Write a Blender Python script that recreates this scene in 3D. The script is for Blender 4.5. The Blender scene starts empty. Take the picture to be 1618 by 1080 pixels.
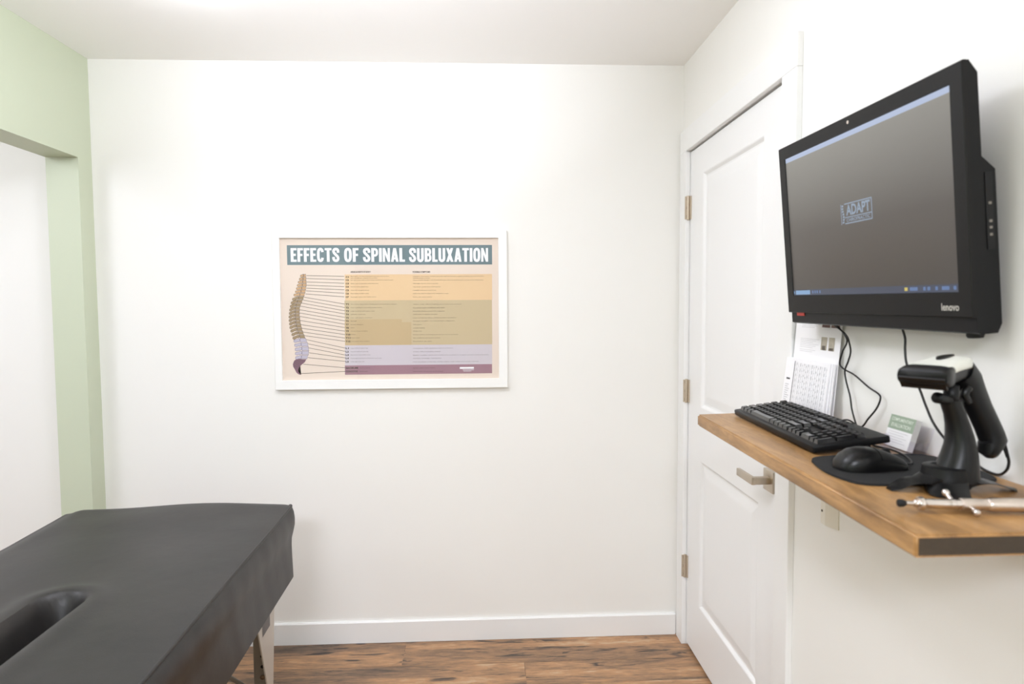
import bpy, bmesh, math, random
from mathutils import Vector, Matrix
random.seed(7)
C = bpy.context.scene.collection
sc = bpy.context.scene
PI = math.pi

# ---------------------------------------------------------------- camera model (1618 x 1080)
F, YAW, PITCH, ROLL, CAMH = 1004.16, .0448, -.0557, -.0056, 1.4261
fw = Vector((math.sin(YAW)*math.cos(PITCH), math.cos(YAW)*math.cos(PITCH), math.sin(PITCH)))
r0 = Vector((math.cos(YAW), -math.sin(YAW), 0)); u0 = r0.cross(fw)
rt = r0*math.cos(ROLL) + u0*math.sin(ROLL); up = -r0*math.sin(ROLL) + u0*math.cos(ROLL)
ORG = Vector((0, 0, CAMH))
def at(px, py, ax, val):
    """surveying helper: the point of the photograph on the world plane axis = val"""
    d = fw + rt*((px-809)/F) - up*((py-540)/F)
    return ORG + d*((val-ORG[ax])/d[ax])

# room dimensions (metres), camera at x = y = 0
XR, XL, XL2, YB, ZC = .842, -1.569, -1.6925, 2.666, 2.4208
YN, XFAR = -2.6, -3.7

# ---------------------------------------------------------------- materials
def lin(c):
    return tuple(((v/255)/12.92 if v/255 <= .04045 else ((v/255+.055)/1.055)**2.4) for v in c)
def mat(name, rgb, rough=.5, metal=0, bump=0, bscale=200, var=0, vscale=8, spec=.5, emit=None, estr=1, coat=0, alpha=None):
    m = bpy.data.materials.new(name); m.use_nodes = True
    nt = m.node_tree; b = nt.nodes['Principled BSDF']
    col = (*lin(rgb), 1)
    b.inputs['Base Color'].default_value = col
    b.inputs['Roughness'].default_value = rough; b.inputs['Metallic'].default_value = metal
    b.inputs['Specular IOR Level'].default_value = spec
    b.inputs['Coat Weight'].default_value = coat
    tc = nt.nodes.new('ShaderNodeTexCoord')
    if var:
        n = nt.nodes.new('ShaderNodeTexNoise'); n.inputs['Scale'].default_value = vscale; n.inputs['Detail'].default_value = 4
        nt.links.new(tc.outputs['Object'], n.inputs['Vector'])
        mr = nt.nodes.new('ShaderNodeMapRange'); mr.inputs['To Min'].default_value = 1-var; mr.inputs['To Max'].default_value = 1+var
        nt.links.new(n.outputs['Fac'], mr.inputs['Value'])
        mx = nt.nodes.new('ShaderNodeVectorMath'); mx.operation = 'SCALE'
        mx.inputs[0].default_value = col[:3]; nt.links.new(mr.outputs['Result'], mx.inputs['Scale'])
        nt.links.new(mx.outputs['Vector'], b.inputs['Base Color'])
    if bump:
        n = nt.nodes.new('ShaderNodeTexNoise'); n.inputs['Scale'].default_value = bscale; n.inputs['Detail'].default_value = 3
        nt.links.new(tc.outputs['Object'], n.inputs['Vector'])
        bp = nt.nodes.new('ShaderNodeBump'); bp.inputs['Strength'].default_value = bump; bp.inputs['Distance'].default_value = .002
        nt.links.new(n.outputs['Fac'], bp.inputs['Height']); nt.links.new(bp.outputs['Normal'], b.inputs['Normal'])
    if emit:
        b.inputs['Emission Color'].default_value = (*lin(emit), 1); b.inputs['Emission Strength'].default_value = estr
    return m

M = {}
M['wall'] = mat('wall_paint', (239, 238, 234), .6, bump=.05, bscale=350, var=.006, vscale=3)
M['ceil'] = mat('ceiling_paint', (244, 243, 240), .8)
M['green'] = mat('sage_paint', (200, 208, 184), .5, bump=.05, bscale=350)
M['greydark'] = mat('light_damping_sage', (112, 120, 104), .6)  # unseen near wall, colour made up dark to cut its bounce light
M['trim'] = mat('white_trim_paint', (238, 238, 237), .38)
M['door'] = mat('white_door_paint', (238, 238, 238), .4)
M['frame'] = mat('white_frame', (242, 242, 240), .4)
M['nickel'] = mat('brushed_nickel', (196, 184, 168), .34, 1, bump=.1, bscale=900)
M['hinge'] = mat('satin_hinge_metal', (198, 184, 164), .45, .45)
M['darkmetal'] = mat('screw_slot', (70, 58, 46), .5, .6)
M['steel'] = mat('polished_steel', (214, 206, 200), .2, 1)
M['steel2'] = mat('satin_steel', (212, 200, 190), .32, 1)
M['black'] = mat('black_plastic', (15, 15, 16), .42, spec=.25, bump=.06, bscale=900)
M['blackgloss'] = mat('black_gloss_plastic', (11, 11, 12), .33, spec=.35)
M['bezel'] = mat('dark_bezel_plastic', (18, 17, 17), .45, spec=.25, bump=.05, bscale=900)
M['key'] = mat('keycap_plastic', (13, 13, 15), .17, spec=.9)
M['rubber'] = mat('black_rubber', (16, 16, 16), .7)
M['pad'] = mat('black_mouse_mat', (22, 22, 23), .85, bump=.3, bscale=1200)
M['cable'] = mat('cable_sheath', (24, 23, 22), .45)
M['white_plastic'] = mat('white_plastic', (228, 229, 220), .35)
M['plate_plastic'] = mat('plate_plastic', (232, 228, 216), .4)
M['red'] = mat('red_sticker', (196, 62, 52), .5)
M['silver_print'] = mat('silver_print', (186, 182, 174), .4)
M['paper'] = mat('white_paper', (240, 239, 241), .75)
M['ink'] = mat('grey_ink', (202, 202, 204), .8)
M['ink_dark'] = mat('dark_ink', (88, 86, 88), .8)
M['lilac_paper'] = mat('lilac_paper', (178, 168, 196), .75)
M['photo_a'] = mat('printed_photo_dark', (120, 108, 102), .6, var=.45, vscale=60)
M['photo_b'] = mat('printed_photo_pale', (176, 168, 152), .6, var=.4, vscale=60)
M['photo_red'] = mat('printed_photo_floor', (150, 116, 110), .6)
M['cardgreen'] = mat('card_green', (150, 166, 146), .6)
M['cardlight'] = mat('card_lettering', (216, 224, 212), .6)
M['alu'] = mat('brushed_aluminium', (200, 194, 186), .45, .25)
M['leg_grey'] = mat('grey_leg_metal', (140, 134, 126), .45, .5)
M['brass'] = mat('bronze_knob', (118, 94, 74), .4, .7)
M['sticker'] = mat('sticker_grey', (112, 108, 108), .6)
# poster inks
M['p_paper'] = mat('poster_cream', (229, 214, 201), .6)
M['p_banner'] = mat('poster_slate', (108, 128, 134), .6)
M['p_white'] = mat('poster_white', (246, 246, 250), .6)
M['p_orange'] = mat('poster_orange', (228, 197, 155), .6)
M['p_olive'] = mat('poster_olive', (200, 182, 147), .6)
M['p_tan'] = mat('poster_tan', (196, 173, 134), .6)
M['p_lav'] = mat('poster_lavender', (205, 198, 205), .6)
M['p_plum'] = mat('poster_plum', (160, 124, 136), .6)
M['p_text'] = mat('poster_text', (78, 66, 58), .7)
M['p_rule'] = mat('poster_rule', (110, 98, 86), .7)
M['s_bone'] = mat('spine_orange', (206, 168, 126), .7)
M['s_olive'] = mat('spine_olive', (160, 138, 106), .7)
M['s_lav'] = mat('spine_lavender', (190, 184, 200), .7)
M['s_plum'] = mat('spine_plum', (126, 92, 108), .7)
M['s_line'] = mat('spine_line', (92, 80, 72), .7)
M['s_lline'] = mat('spine_lavender_line', (128, 120, 142), .7)
# screen
M['screen'] = mat('screen_panel', (10, 10, 10), .32, spec=.5, emit=(112, 107, 99), estr=.85)
_m = M['screen']; _nt = _m.node_tree; _tc = _nt.nodes.new('ShaderNodeTexCoord'); _sp = _nt.nodes.new('ShaderNodeSeparateXYZ')   # the background: grey, paler towards the top
_mr = _nt.nodes.new('ShaderNodeMapRange'); _mr.inputs['From Min'].default_value = 1.447; _mr.inputs['From Max'].default_value = 1.774
_cr = _nt.nodes.new('ShaderNodeValToRGB'); _cr.color_ramp.elements[0].color = (*lin((76, 71, 67)), 1); _cr.color_ramp.elements[1].color = (*lin((150, 147, 140)), 1)
_e = _cr.color_ramp.elements.new(.45); _e.color = (*lin((96, 91, 86)), 1)
_nt.links.new(_tc.outputs['Object'], _sp.inputs[0]); _nt.links.new(_sp.outputs['Z'], _mr.inputs['Value']); _nt.links.new(_mr.outputs[0], _cr.inputs['Fac'])
_nt.links.new(_cr.outputs['Color'], _nt.nodes['Principled BSDF'].inputs['Emission Color'])
M['scr_strip'] = mat('screen_title_bar', (20, 20, 20), .4, emit=(196, 210, 240), estr=.75)
M['scr_task'] = mat('screen_task_bar', (20, 20, 20), .4, emit=(78, 86, 108), estr=.65)
M['scr_blue'] = mat('screen_search_box', (20, 20, 20), .4, emit=(150, 190, 232), estr=.7)
M['scr_icon'] = mat('screen_icon', (20, 20, 20), .4, emit=(110, 140, 190), estr=.7)
M['scr_sun'] = mat('screen_weather_icon', (20, 20, 20), .4, emit=(226, 206, 110), estr=.8)
M['scr_logo'] = mat('screen_logo', (20, 20, 20), .4, emit=(166, 184, 206), estr=.7)

def glass_mat(name, tint=(255, 255, 255), refl=1.0, rough=0.02):
    m = bpy.data.materials.new(name); m.use_nodes = True; nt = m.node_tree; nt.nodes.clear()
    o = nt.nodes.new('ShaderNodeOutputMaterial'); mx = nt.nodes.new('ShaderNodeMixShader')
    tr = nt.nodes.new('ShaderNodeBsdfTransparent'); gl = nt.nodes.new('ShaderNodeBsdfGlossy')
    fr = nt.nodes.new('ShaderNodeFresnel'); fr.inputs['IOR'].default_value = 1.45
    tr.inputs['Color'].default_value = (*lin(tint), 1); gl.inputs['Roughness'].default_value = rough
    ml = nt.nodes.new('ShaderNodeMath'); ml.operation = 'MULTIPLY'; ml.inputs[1].default_value = refl
    ge = nt.nodes.new('ShaderNodeNewGeometry'); inv = nt.nodes.new('ShaderNodeMath'); inv.operation = 'SUBTRACT'; inv.inputs[0].default_value = 1
    nt.links.new(ge.outputs['Backfacing'], inv.inputs[1]); m2 = nt.nodes.new('ShaderNodeMath'); m2.operation = 'MULTIPLY'
    nt.links.new(fr.outputs['Fac'], ml.inputs[0]); nt.links.new(ml.outputs[0], m2.inputs[0]); nt.links.new(inv.outputs[0], m2.inputs[1]); nt.links.new(m2.outputs[0], mx.inputs['Fac'])
    nt.links.new(tr.outputs[0], mx.inputs[1]); nt.links.new(gl.outputs[0], mx.inputs[2]); nt.links.new(mx.outputs[0], o.inputs['Surface'])
    return m
M['glass'] = glass_mat('picture_glass')
M['acrylic'] = glass_mat('clear_acrylic', (250, 249, 252), 1.3, .05)

def vinyl_mat():
    m = mat('black_vinyl', (48, 46, 44), .44, spec=.5)
    nt = m.node_tree; b = nt.nodes['Principled BSDF']; tc = nt.nodes.new('ShaderNodeTexCoord')
    # worn, chalky patches with shapes of their own
    n = nt.nodes.new('ShaderNodeTexNoise'); n.inputs['Scale'].default_value = 5; n.inputs['Detail'].default_value = 5; n.inputs['Roughness'].default_value = .6
    nt.links.new(tc.outputs['Object'], n.inputs['Vector'])
    cr = nt.nodes.new('ShaderNodeValToRGB'); cr.color_ramp.elements[0].position = .35; cr.color_ramp.elements[1].position = .7
    cr.color_ramp.elements[0].color = (*lin((30, 28, 27)), 1); cr.color_ramp.elements[1].color = (*lin((44, 41, 39)), 1)
    nt.links.new(n.outputs['Fac'], cr.inputs['Fac']); nt.links.new(cr.outputs['Color'], b.inputs['Base Color'])
    g = nt.nodes.new('ShaderNodeTexVoronoi'); g.inputs['Scale'].default_value = 420
    w = nt.nodes.new('ShaderNodeTexNoise'); w.inputs['Scale'].default_value = 9; w.inputs['Detail'].default_value = 3
    for k in (g, w): nt.links.new(tc.outputs['Object'], k.inputs['Vector'])
    b1 = nt.nodes.new('ShaderNodeBump'); b1.inputs['Strength'].default_value = .12; b1.inputs['Distance'].default_value = .001
    b2 = nt.nodes.new('ShaderNodeBump'); b2.inputs['Strength'].default_value = .12; b2.inputs['Distance'].default_value = .012
    nt.links.new(g.outputs['Distance'], b1.inputs['Height']); nt.links.new(w.outputs['Fac'], b2.inputs['Height'])
    nt.links.new(b1.outputs['Normal'], b2.inputs['Normal']); nt.links.new(b2.outputs['Normal'], b.inputs['Normal'])
    return m
M['vinyl'] = vinyl_mat()

def wood_mat(name, stops, axis='Y', scale=9, stretch=.12, rough=.45, attr=None, bump=.15):
    m = bpy.data.materials.new(name); m.use_nodes = True; nt = m.node_tree; b = nt.nodes['Principled BSDF']
    tc = nt.nodes.new('ShaderNodeTexCoord'); mp = nt.nodes.new('ShaderNodeMapping')
    sv = [1, 1, 1]; sv['XYZ'.index(axis)] = stretch; mp.inputs['Scale'].default_value = sv
    nt.links.new(tc.outputs['Object'], mp.inputs['Vector'])
    vec = mp.outputs['Vector']
    if attr:                                    # every plank is sawn from its own board
        at_ = nt.nodes.new('ShaderNodeAttribute'); at_.attribute_name = attr
        ad = nt.nodes.new('ShaderNodeVectorMath'); ad.operation = 'MULTIPLY_ADD'
        ad.inputs[1].default_value = (37, 53, 71)
        nt.links.new(at_.outputs['Color'], ad.inputs[0]); nt.links.new(vec, ad.inputs[2]); vec = ad.outputs['Vector']
    n1 = nt.nodes.new('ShaderNodeTexNoise'); n1.inputs['Scale'].default_value = scale; n1.inputs['Detail'].default_value = 8
    n1.inputs['Roughness'].default_value = .65; n1.inputs['Distortion'].default_value = .9
    n2 = nt.nodes.new('ShaderNodeTexNoise'); n2.inputs['Scale'].default_value = scale*7; n2.inputs['Detail'].default_value = 9; n2.inputs['Roughness'].default_value = .72; n2.inputs['Distortion'].default_value = .4
    for n in (n1, n2): nt.links.new(vec, n.inputs['Vector'])
    mx = nt.nodes.new('ShaderNodeMath'); mx.operation = 'MULTIPLY_ADD'; mx.inputs[1].default_value = .3 if not attr else .5
    sb = nt.nodes.new('ShaderNodeMath'); sb.operation = 'MULTIPLY'; sb.inputs[1].default_value = .7 if not attr else .5
    nt.links.new(n1.outputs['Fac'], sb.inputs[0]); nt.links.new(n2.outputs['Fac'], mx.inputs[0]); nt.links.new(sb.outputs[0], mx.inputs[2])
    val = mx.outputs[0]
    if attr:
        n3 = nt.nodes.new('ShaderNodeTexNoise'); n3.inputs['Scale'].default_value = 4.5; n3.inputs['Detail'].default_value = 3; n3.inputs['Distortion'].default_value = 1.2
        nt.links.new(vec, n3.inputs['Vector'])
        av = nt.nodes.new('ShaderNodeMath'); av.operation = 'MULTIPLY_ADD'; av.inputs[1].default_value = .75; nt.links.new(n3.outputs['Fac'], av.inputs[0]); nt.links.new(val, av.inputs[2])
        ct = nt.nodes.new('ShaderNodeMath'); ct.operation = 'MULTIPLY_ADD'; ct.inputs[1].default_value = 2.0; ct.inputs[2].default_value = -1.22
        nt.links.new(av.outputs[0], ct.inputs[0])
        n5 = nt.nodes.new('ShaderNodeTexNoise'); n5.inputs['Scale'].default_value = 19; n5.inputs['Detail'].default_value = 6; n5.inputs['Distortion'].default_value = 2.2
        nt.links.new(vec, n5.inputs['Vector']); kn = nt.nodes.new('ShaderNodeMapRange'); kn.interpolation_type = 'SMOOTHSTEP'
        kn.inputs['From Min'].default_value = .56; kn.inputs['From Max'].default_value = .68; kn.inputs['To Max'].default_value = .42
        nt.links.new(n5.outputs['Fac'], kn.inputs['Value'])
        ks = nt.nodes.new('ShaderNodeMath'); ks.operation = 'SUBTRACT'; nt.links.new(ct.outputs[0], ks.inputs[0]); nt.links.new(kn.outputs['Result'], ks.inputs[1]); val = ks.outputs[0]
    if attr:
        sp = nt.nodes.new('ShaderNodeSeparateColor'); nt.links.new(at_.outputs['Color'], sp.inputs[0])
        tn = nt.nodes.new('ShaderNodeMath'); tn.operation = 'MULTIPLY_ADD'; tn.inputs[1].default_value = .22; 
        a2 = nt.nodes.new('ShaderNodeMath'); a2.operation = 'SUBTRACT'; a2.inputs[1].default_value = .11
        nt.links.new(sp.outputs[0], tn.inputs[0]); nt.links.new(val, tn.inputs[2]); nt.links.new(tn.outputs[0], a2.inputs[0]); val = a2.outputs[0]
    cr = nt.nodes.new('ShaderNodeValToRGB'); els = cr.color_ramp.elements
    while len(els) < len(stops): els.new(.5)
    for e, (p, c) in zip(els, stops): e.position = p; e.color = (*lin(c), 1)
    nt.links.new(val, cr.inputs['Fac']); nt.links.new(cr.outputs['Color'], b.inputs['Base Color'])
    b.inputs['Roughness'].default_value = rough
    bp = nt.nodes.new('ShaderNodeBump'); bp.inputs['Strength'].default_value = bump; bp.inputs['Distance'].default_value = .002
    nt.links.new(n2.outputs['Fac'], bp.inputs['Height']); nt.links.new(bp.outputs['Normal'], b.inputs['Normal'])
    return m
M['floor'] = wood_mat('rustic_vinyl_plank', [(.08, (60, 50, 44)), (.26, (98, 81, 68)), (.42, (130, 103, 80)), (.56, (154, 120, 90)), (.74, (184, 140, 100)), (.95, (198, 174, 144))], 'X', 11, .16, .42, 'plank', .3)
M['shelf'] = wood_mat('stained_pine', [(.30, (100, 70, 40)), (.43, (138, 102, 60)), (.56, (172, 130, 80)), (.70, (198, 158, 106))], 'Y', 16, .18, .36)

M['shaded_endgrain'] = wood_mat('end_grain_with_shade', [(.3, (46, 35, 23)), (.55, (58, 45, 30)), (.75, (70, 55, 38))], 'X', 30, .5, .6)  # end grain takes stain darker; the near end's shade is painted in too

# ---------------------------------------------------------------- mesh helpers
def obj(name, bm, m=None, parent=None, smooth=False, angle=None):
    me = bpy.data.meshes.new(name); bm.normal_update(); bm.to_mesh(me); bm.free()
    o = bpy.data.objects.new(name, me); C.objects.link(o)
    for k in (m if isinstance(m, (list, tuple)) else [m]):
        if k: me.materials.append(k)
    if smooth:
        for p in me.polygons: p.use_smooth = True
        if angle is not None:
            me.set_sharp_from_angle(angle=math.radians(angle))
    if parent: o.parent = parent
    return o
def tag(o, label, cat, group=None, kind=None):
    o['label'] = label; o['category'] = cat
    if group: o['group'] = group
    if kind: o['kind'] = kind
    return o
def thing(name, label, cat, loc=(0, 0, 0), group=None):
    o = bpy.data.objects.new(name, None); C.objects.link(o); o.location = loc; o.empty_display_size = .05
    return tag(o, label, cat, group)
def struct(name, bm, m, parent=None):
    o = obj(name, bm, m, parent)
    if not parent: o['kind'] = 'structure'
    return o
def setloc(o):
    """make an empty's children keep the world coordinates they were built in"""
    inv = Matrix.Translation(o.location).inverted()
    for c in o.children: c.matrix_parent_inverse = inv
def box(bm, lo, hi, bevel=0, seg=2, mi=0, mtx=None):
    lo, hi = Vector(lo), Vector(hi)
    vs = [bm.verts.new(Vector((x, y, z))) for x in (lo.x, hi.x) for y in (lo.y, hi.y) for z in (lo.z, hi.z)]
    fs = [bm.faces.new([vs[i] for i in f]) for f in ((0, 1, 3, 2), (4, 6, 7, 5), (0, 4, 5, 1), (2, 3, 7, 6), (0, 2, 6, 4), (1, 5, 7, 3))]
    for f in fs: f.material_index = mi
    geo = vs
    if bevel:
        es = list({e for f in fs for e in f.edges})
        r = bmesh.ops.bevel(bm, geom=es, offset=bevel, segments=seg, affect='EDGES', profile=.5)
        geo = list({v for f in r['faces'] for v in f.verts} | {v for v in vs if v.is_valid})
        for f in r['faces']: f.material_index = mi
    if mtx is not None:
        bmesh.ops.transform(bm, matrix=mtx, verts=[v for v in geo if v.is_valid])
    return geo
def nb(): return bmesh.new()
def prism(bm, pts, vec, mi=0):
    """polygon (3-D points) pushed along vec"""
    a = [bm.verts.new(Vector(p)) for p in pts]; b = [bm.verts.new(Vector(p)+Vector(vec)) for p in pts]
    n = len(a); fs = [bm.faces.new(a[::-1]), bm.faces.new(b)]
    for i in range(n): fs.append(bm.faces.new((a[i], a[(i+1) % n], b[(i+1) % n], b[i])))
    for f in fs: f.material_index = mi
    bmesh.ops.recalc_face_normals(bm, faces=fs)
    return fs
def poly(bm, pts, mi=0):
    f = bm.faces.new([bm.verts.new(Vector(p)) for p in pts]); f.material_index = mi; return f
def loft(bm, rings, cap=True, mi=0):
    R = [[bm.verts.new(Vector(p)) for p in r] for r in rings]; n = len(R[0]); fs = []
    for i in range(len(R)-1):
        for j in range(n): fs.append(bm.faces.new((R[i][j], R[i][(j+1) % n], R[i+1][(j+1) % n], R[i+1][j])))
    if cap: fs += [bm.faces.new(R[0][::-1]), bm.faces.new(R[-1])]
    for f in fs: f.material_index = mi
    bmesh.ops.recalc_face_normals(bm, faces=fs)
    return fs
def smoothpath(pts, n=8):
    P = [Vector(p) for p in pts]; P = [2*P[0]-P[1]] + P + [2*P[-1]-P[-2]]; out = []
    for i in range(1, len(P)-2):
        for k in range(n):
            t = k/n; a, b, c, d = P[i-1:i+3]
            out.append(.5*((2*b)+(c-a)*t+(2*a-5*b+4*c-d)*t*t+(3*b-a-3*c+d)*t**3))
    return out + [P[-2]]
def tube(bm, pts, r, n=10, smooth=True, mi=0, sub=8):
    P = smoothpath(pts, sub) if smooth else [Vector(p) for p in pts]
    rings = []; ref = None
    for i, p in enumerate(P):
        t = (P[min(i+1, len(P)-1)]-P[max(i-1, 0)]).normalized()
        if ref is None: ref = t.orthogonal().normalized()
        ref = (ref - t*ref.dot(t)).normalized(); b = t.cross(ref)
        rr = r(i/(len(P)-1)) if callable(r) else r
        rings.append([p + ref*(rr*math.cos(2*PI*k/n)) + b*(rr*math.sin(2*PI*k/n)) for k in range(n)])
    return loft(bm, rings, mi=mi)
def lathe(bm, prof, mtx, n=24, mi=0):
    """prof: (radius, height) along local z, placed by mtx"""
    rings = [[mtx @ Vector((max(r, 1e-5)*math.cos(2*PI*k/n), max(r, 1e-5)*math.sin(2*PI*k/n), h)) for k in range(n)] for r, h in prof]
    return loft(bm, rings, mi=mi)
def axes(o, x, y, z):
    m = Matrix((Vector(x), Vector(y), Vector(z))).transposed().to_4x4(); m.translation = Vector(o); return m
def text_bm(s, bold=0, spacing=1.0):
    cu = bpy.data.curves.new('t', 'FONT'); cu.body = s; cu.size = 1; cu.offset = bold; cu.space_character = spacing; cu.resolution_u = 3
    o = bpy.data.objects.new('t', cu); C.objects.link(o)
    dg = bpy.context.evaluated_depsgraph_get(); dg.update()
    me = bpy.data.meshes.new_from_object(o.evaluated_get(dg))
    bm = nb(); bm.from_mesh(me)
    bpy.data.objects.remove(o); bpy.data.curves.remove(cu); bpy.data.meshes.remove(me)
    return bm
def put_text(dst, s, org, X, Y, w, h, bold=0, mi=0, spacing=1.0):
    """lettering stretched onto the rectangle org + X*w, Y*h (box of the actual glyphs)"""
    t = text_bm(s, bold, spacing)
    xs = [v.co.x for v in t.verts]; ys = [v.co.y for v in t.verts]
    x0, x1, y0, y1 = min(xs), max(xs), min(ys), max(ys)
    if h is None: h = (y1-y0)*w/(x1-x0)
    vm = {}
    for v in t.verts:
        vm[v] = dst.verts.new(Vector(org)+Vector(X)*((v.co.x-x0)/(x1-x0)*w)+Vector(Y)*((v.co.y-y0)/(y1-y0)*h))
    nrm = Vector(X).cross(Vector(Y)); fs = []
    for f in t.faces:
        try: g = dst.faces.new([vm[v] for v in f.verts])
        except ValueError: continue
        g.material_index = mi; g.normal_update()
        if g.normal.dot(nrm) < 0: g.normal_flip()
    t.free()

# ---------------------------------------------------------------- the room
# floor: vinyl planks running along the back wall, every plank with its own board value
bm = nb(); lay = bm.loops.layers.float_color.new('plank')
r0y = at(638, 1051.5, 2, 0).y
rows = [r0y-.15*k for k in range(0, 38)]
tones = {(0, 0): .30, (0, 1): .62, (1, 0): .42, (1, 1): .9, (2, 0): .7}
edges = [YB+.02] + rows
joints = {0: at(638, 1035, 2, 0).x, 1: at(830, 1060, 2, 0).x}
for k in range(len(edges)-1):
    y1, y0 = edges[k], edges[k+1]
    L = 1.22; j0 = joints.get(k, random.uniform(-.6, .6))
    xs = sorted({XFAR-.1, XR+.2} | {j0+L*i for i in range(-4, 3) if XFAR < j0+L*i < XR+.15})
    for a, b in zip(xs, xs[1:]):
        g = .0007; tone = tones.get((k, 1 if a > j0-.01 else 0), random.random())
        f = poly(bm, [(a+g, y0+g, 0), (b-g, y0+g, 0), (b-g, y1-g, 0), (a+g, y1-g, 0)])
        c = (tone, random.random(), random.random(), 1)
        for l in f.loops: l[lay] = c
f = poly(bm, [(XFAR-.1, YN-.1, -.0012), (XR+.2, YN-.1, -.0012), (XR+.2, YB+.1, -.0012), (XFAR-.1, YB+.1, -.0012)])
for l in f.loops: l[lay] = (.0, .2, .2, 1)
box(bm, (XFAR-.1, YN-.1, -.12), (XR+.2, YB+.1, -.002))
struct('floor', bm, M['floor'])
bm = nb(); box(bm, (XFAR-.1, YN-.1, ZC), (XR+.2, YB+.1, ZC+.1)); struct('ceiling', bm, M['ceil'])
bm = nb(); box(bm, (XFAR-.1, YB, 0), (XR+.12, YB+.1, ZC)); struct('wall_back', bm, M['wall'])
bm = nb(); box(bm, (XFAR-.1, YN-.1, 0), (XR+.12, YN, ZC)); struct('wall_near', bm, M['greydark'])
bm = nb(); box(bm, (XFAR-.1, YN, 0), (XFAR, YB, ZC)); struct('wall_far_left', bm, M['wall'])
# right wall with the doorway cut out
DY0, DY1, DZ = 1.7396, 2.5833, 2.058     # rough opening behind the casing
bm = nb()
box(bm, (XR, YN, 0), (XR+.12, DY0-.004, ZC)); box(bm, (XR, DY1+.004, 0), (XR+.12, YB, ZC)); box(bm, (XR, DY0-.004, DZ+.004), (XR+.12, DY1+.004, ZC))
struct('wall_right', bm, M['wall'])
# sage green left wall with its wide cased opening
YJ, ZH, YO = 2.5794, 2.0145, .55
bm = nb()
box(bm, (XL2, YJ, 0), (XL, YB, ZC)); box(bm, (XL2, YO, ZH), (XL, YJ, ZC)); box(bm, (XL2, YN, 0), (XL, YO, ZC))
bmesh.ops.remove_doubles(bm, verts=bm.verts, dist=1e-5)
struct('wall_left', bm, M['green'])
# closed corridor wall behind the door
bm = nb(); box(bm, (XR+.12, DY0-.1, 0), (XR+.16, DY1+.08, ZC-.2)); struct('wall_behind_door', bm, M['wall'])

# baseboards
def board(name, pts):
    bm = nb(); prism(bm, pts[0], pts[1]); return struct(name, bm, M['trim'])
bz = .093
board('baseboard_back', [[(XL, YB, 0), (XL, YB-.013, .001), (XL, YB-.013, bz-.004), (XL, YB-.009, bz), (XL, YB, bz)], (XR-.019-XL, 0, 0)])
board('baseboard_right', [[(XR, YN, 0), (XR-.013, YN, .001), (XR-.013, YN, bz-.004), (XR-.009, YN, bz), (XR, YN, bz)], (0, 1.664-YN, 0)])
board('baseboard_other_room', [[(XFAR, YB, 0), (XFAR, YB-.013, .001), (XFAR, YB-.013, bz-.004), (XFAR, YB-.009, bz), (XFAR, YB, bz)], (XL2-XFAR, 0, 0)])

# door casing (butt-jointed boards), jamb
CX = XR-.018
Y0, Y1, Y2, Y3, ZT, ZHD = 2.6502, 2.5754, 1.7477, 1.6649, 2.1402, 2.05
bm = nb(); box(bm, (CX, Y1, 0), (XR, Y0, ZHD), .0015, 1); struct('trim_1', bm, M['trim'])
bm = nb(); box(bm, (CX, Y3, 0), (XR, Y2, ZHD), .0015, 1); struct('trim_2', bm, M['trim'])
bm = nb(); box(bm, (CX, Y3-.0005, ZHD), (XR, Y0, ZT), .0015, 1); struct('trim_3', bm, M['trim'])
bm = nb()
box(bm, (XR-.0005, Y1+.0015, 0), (XR+.12, DY1+.004, DZ)); box(bm, (XR-.0005, DY0-.004, 0), (XR+.12, Y2-.002, DZ)); box(bm, (XR-.0005, Y2-.002, ZHD+.002), (XR+.12, Y1+.0015, DZ+.003))
struct('trim_4', bm, M['trim'])

# the door: slab with two raised and fielded panels
d1, d0, dz0, dz1 = Y1-.002, Y2+.003, .012, ZHD-.006
DXF = XR+.003
panels = [(1.899, 2.426, 1.028, 1.934), (1.899, 2.426, .228, .818)]
bm = nb()
ys = sorted([d0, 1.899, 2.426, d1]); zs = sorted([dz0, .228, .818, 1.028, 1.934, dz1])
def P(y, z, d=0): return Vector((DXF+d, y, z))
for i in range(3):
    for j in range(5):
        a, b, c, d = ys[i], ys[i+1], zs[j], zs[j+1]
        if i == 1 and j in (1, 3):
            prev = [(a, c), (b, c), (b, d), (a, d)]; pd = 0
            for ins, dep in ((.004, .0015), (.012, .009), (.018, .0095), (.05, .004), (.056, .0035)):
                cur = [(a+ins, c+ins), (b-ins, c+ins), (b-ins, d-ins), (a+ins, d-ins)]
                for k in range(4):
                    k2 = (k+1) % 4
                    poly(bm, [P(*prev[k], pd), P(*prev[k2], pd), P(*cur[k2], dep), P(*cur[k], dep)])
                prev, pd = cur, dep
            poly(bm, [P(*q, pd) for q in prev])
        else:
            poly(bm, [P(a, c), P(b, c), P(b, d), P(a, d)])
bmesh.ops.remove_doubles(bm, verts=bm.verts, dist=1e-5)
T = .035
for (y, z), (y2, z2) in (((d0, dz0), (d1, dz0)), ((d1, dz0), (d1, dz1)), ((d1, dz1), (d0, dz1)), ((d0, dz1), (d0, dz0))):
    poly(bm, [P(y, z), P(y2, z2), P(y2, z2, T), P(y, z, T)])
poly(bm, [P(d0, dz0, T), P(d1, dz0, T), P(d1, dz1, T), P(d0, dz1, T)])
bmesh.ops.remove_doubles(bm, verts=bm.verts, dist=1e-5); bmesh.ops.recalc_face_normals(bm, faces=bm.faces)
door = struct('door_1', bm, M['door'])
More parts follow.
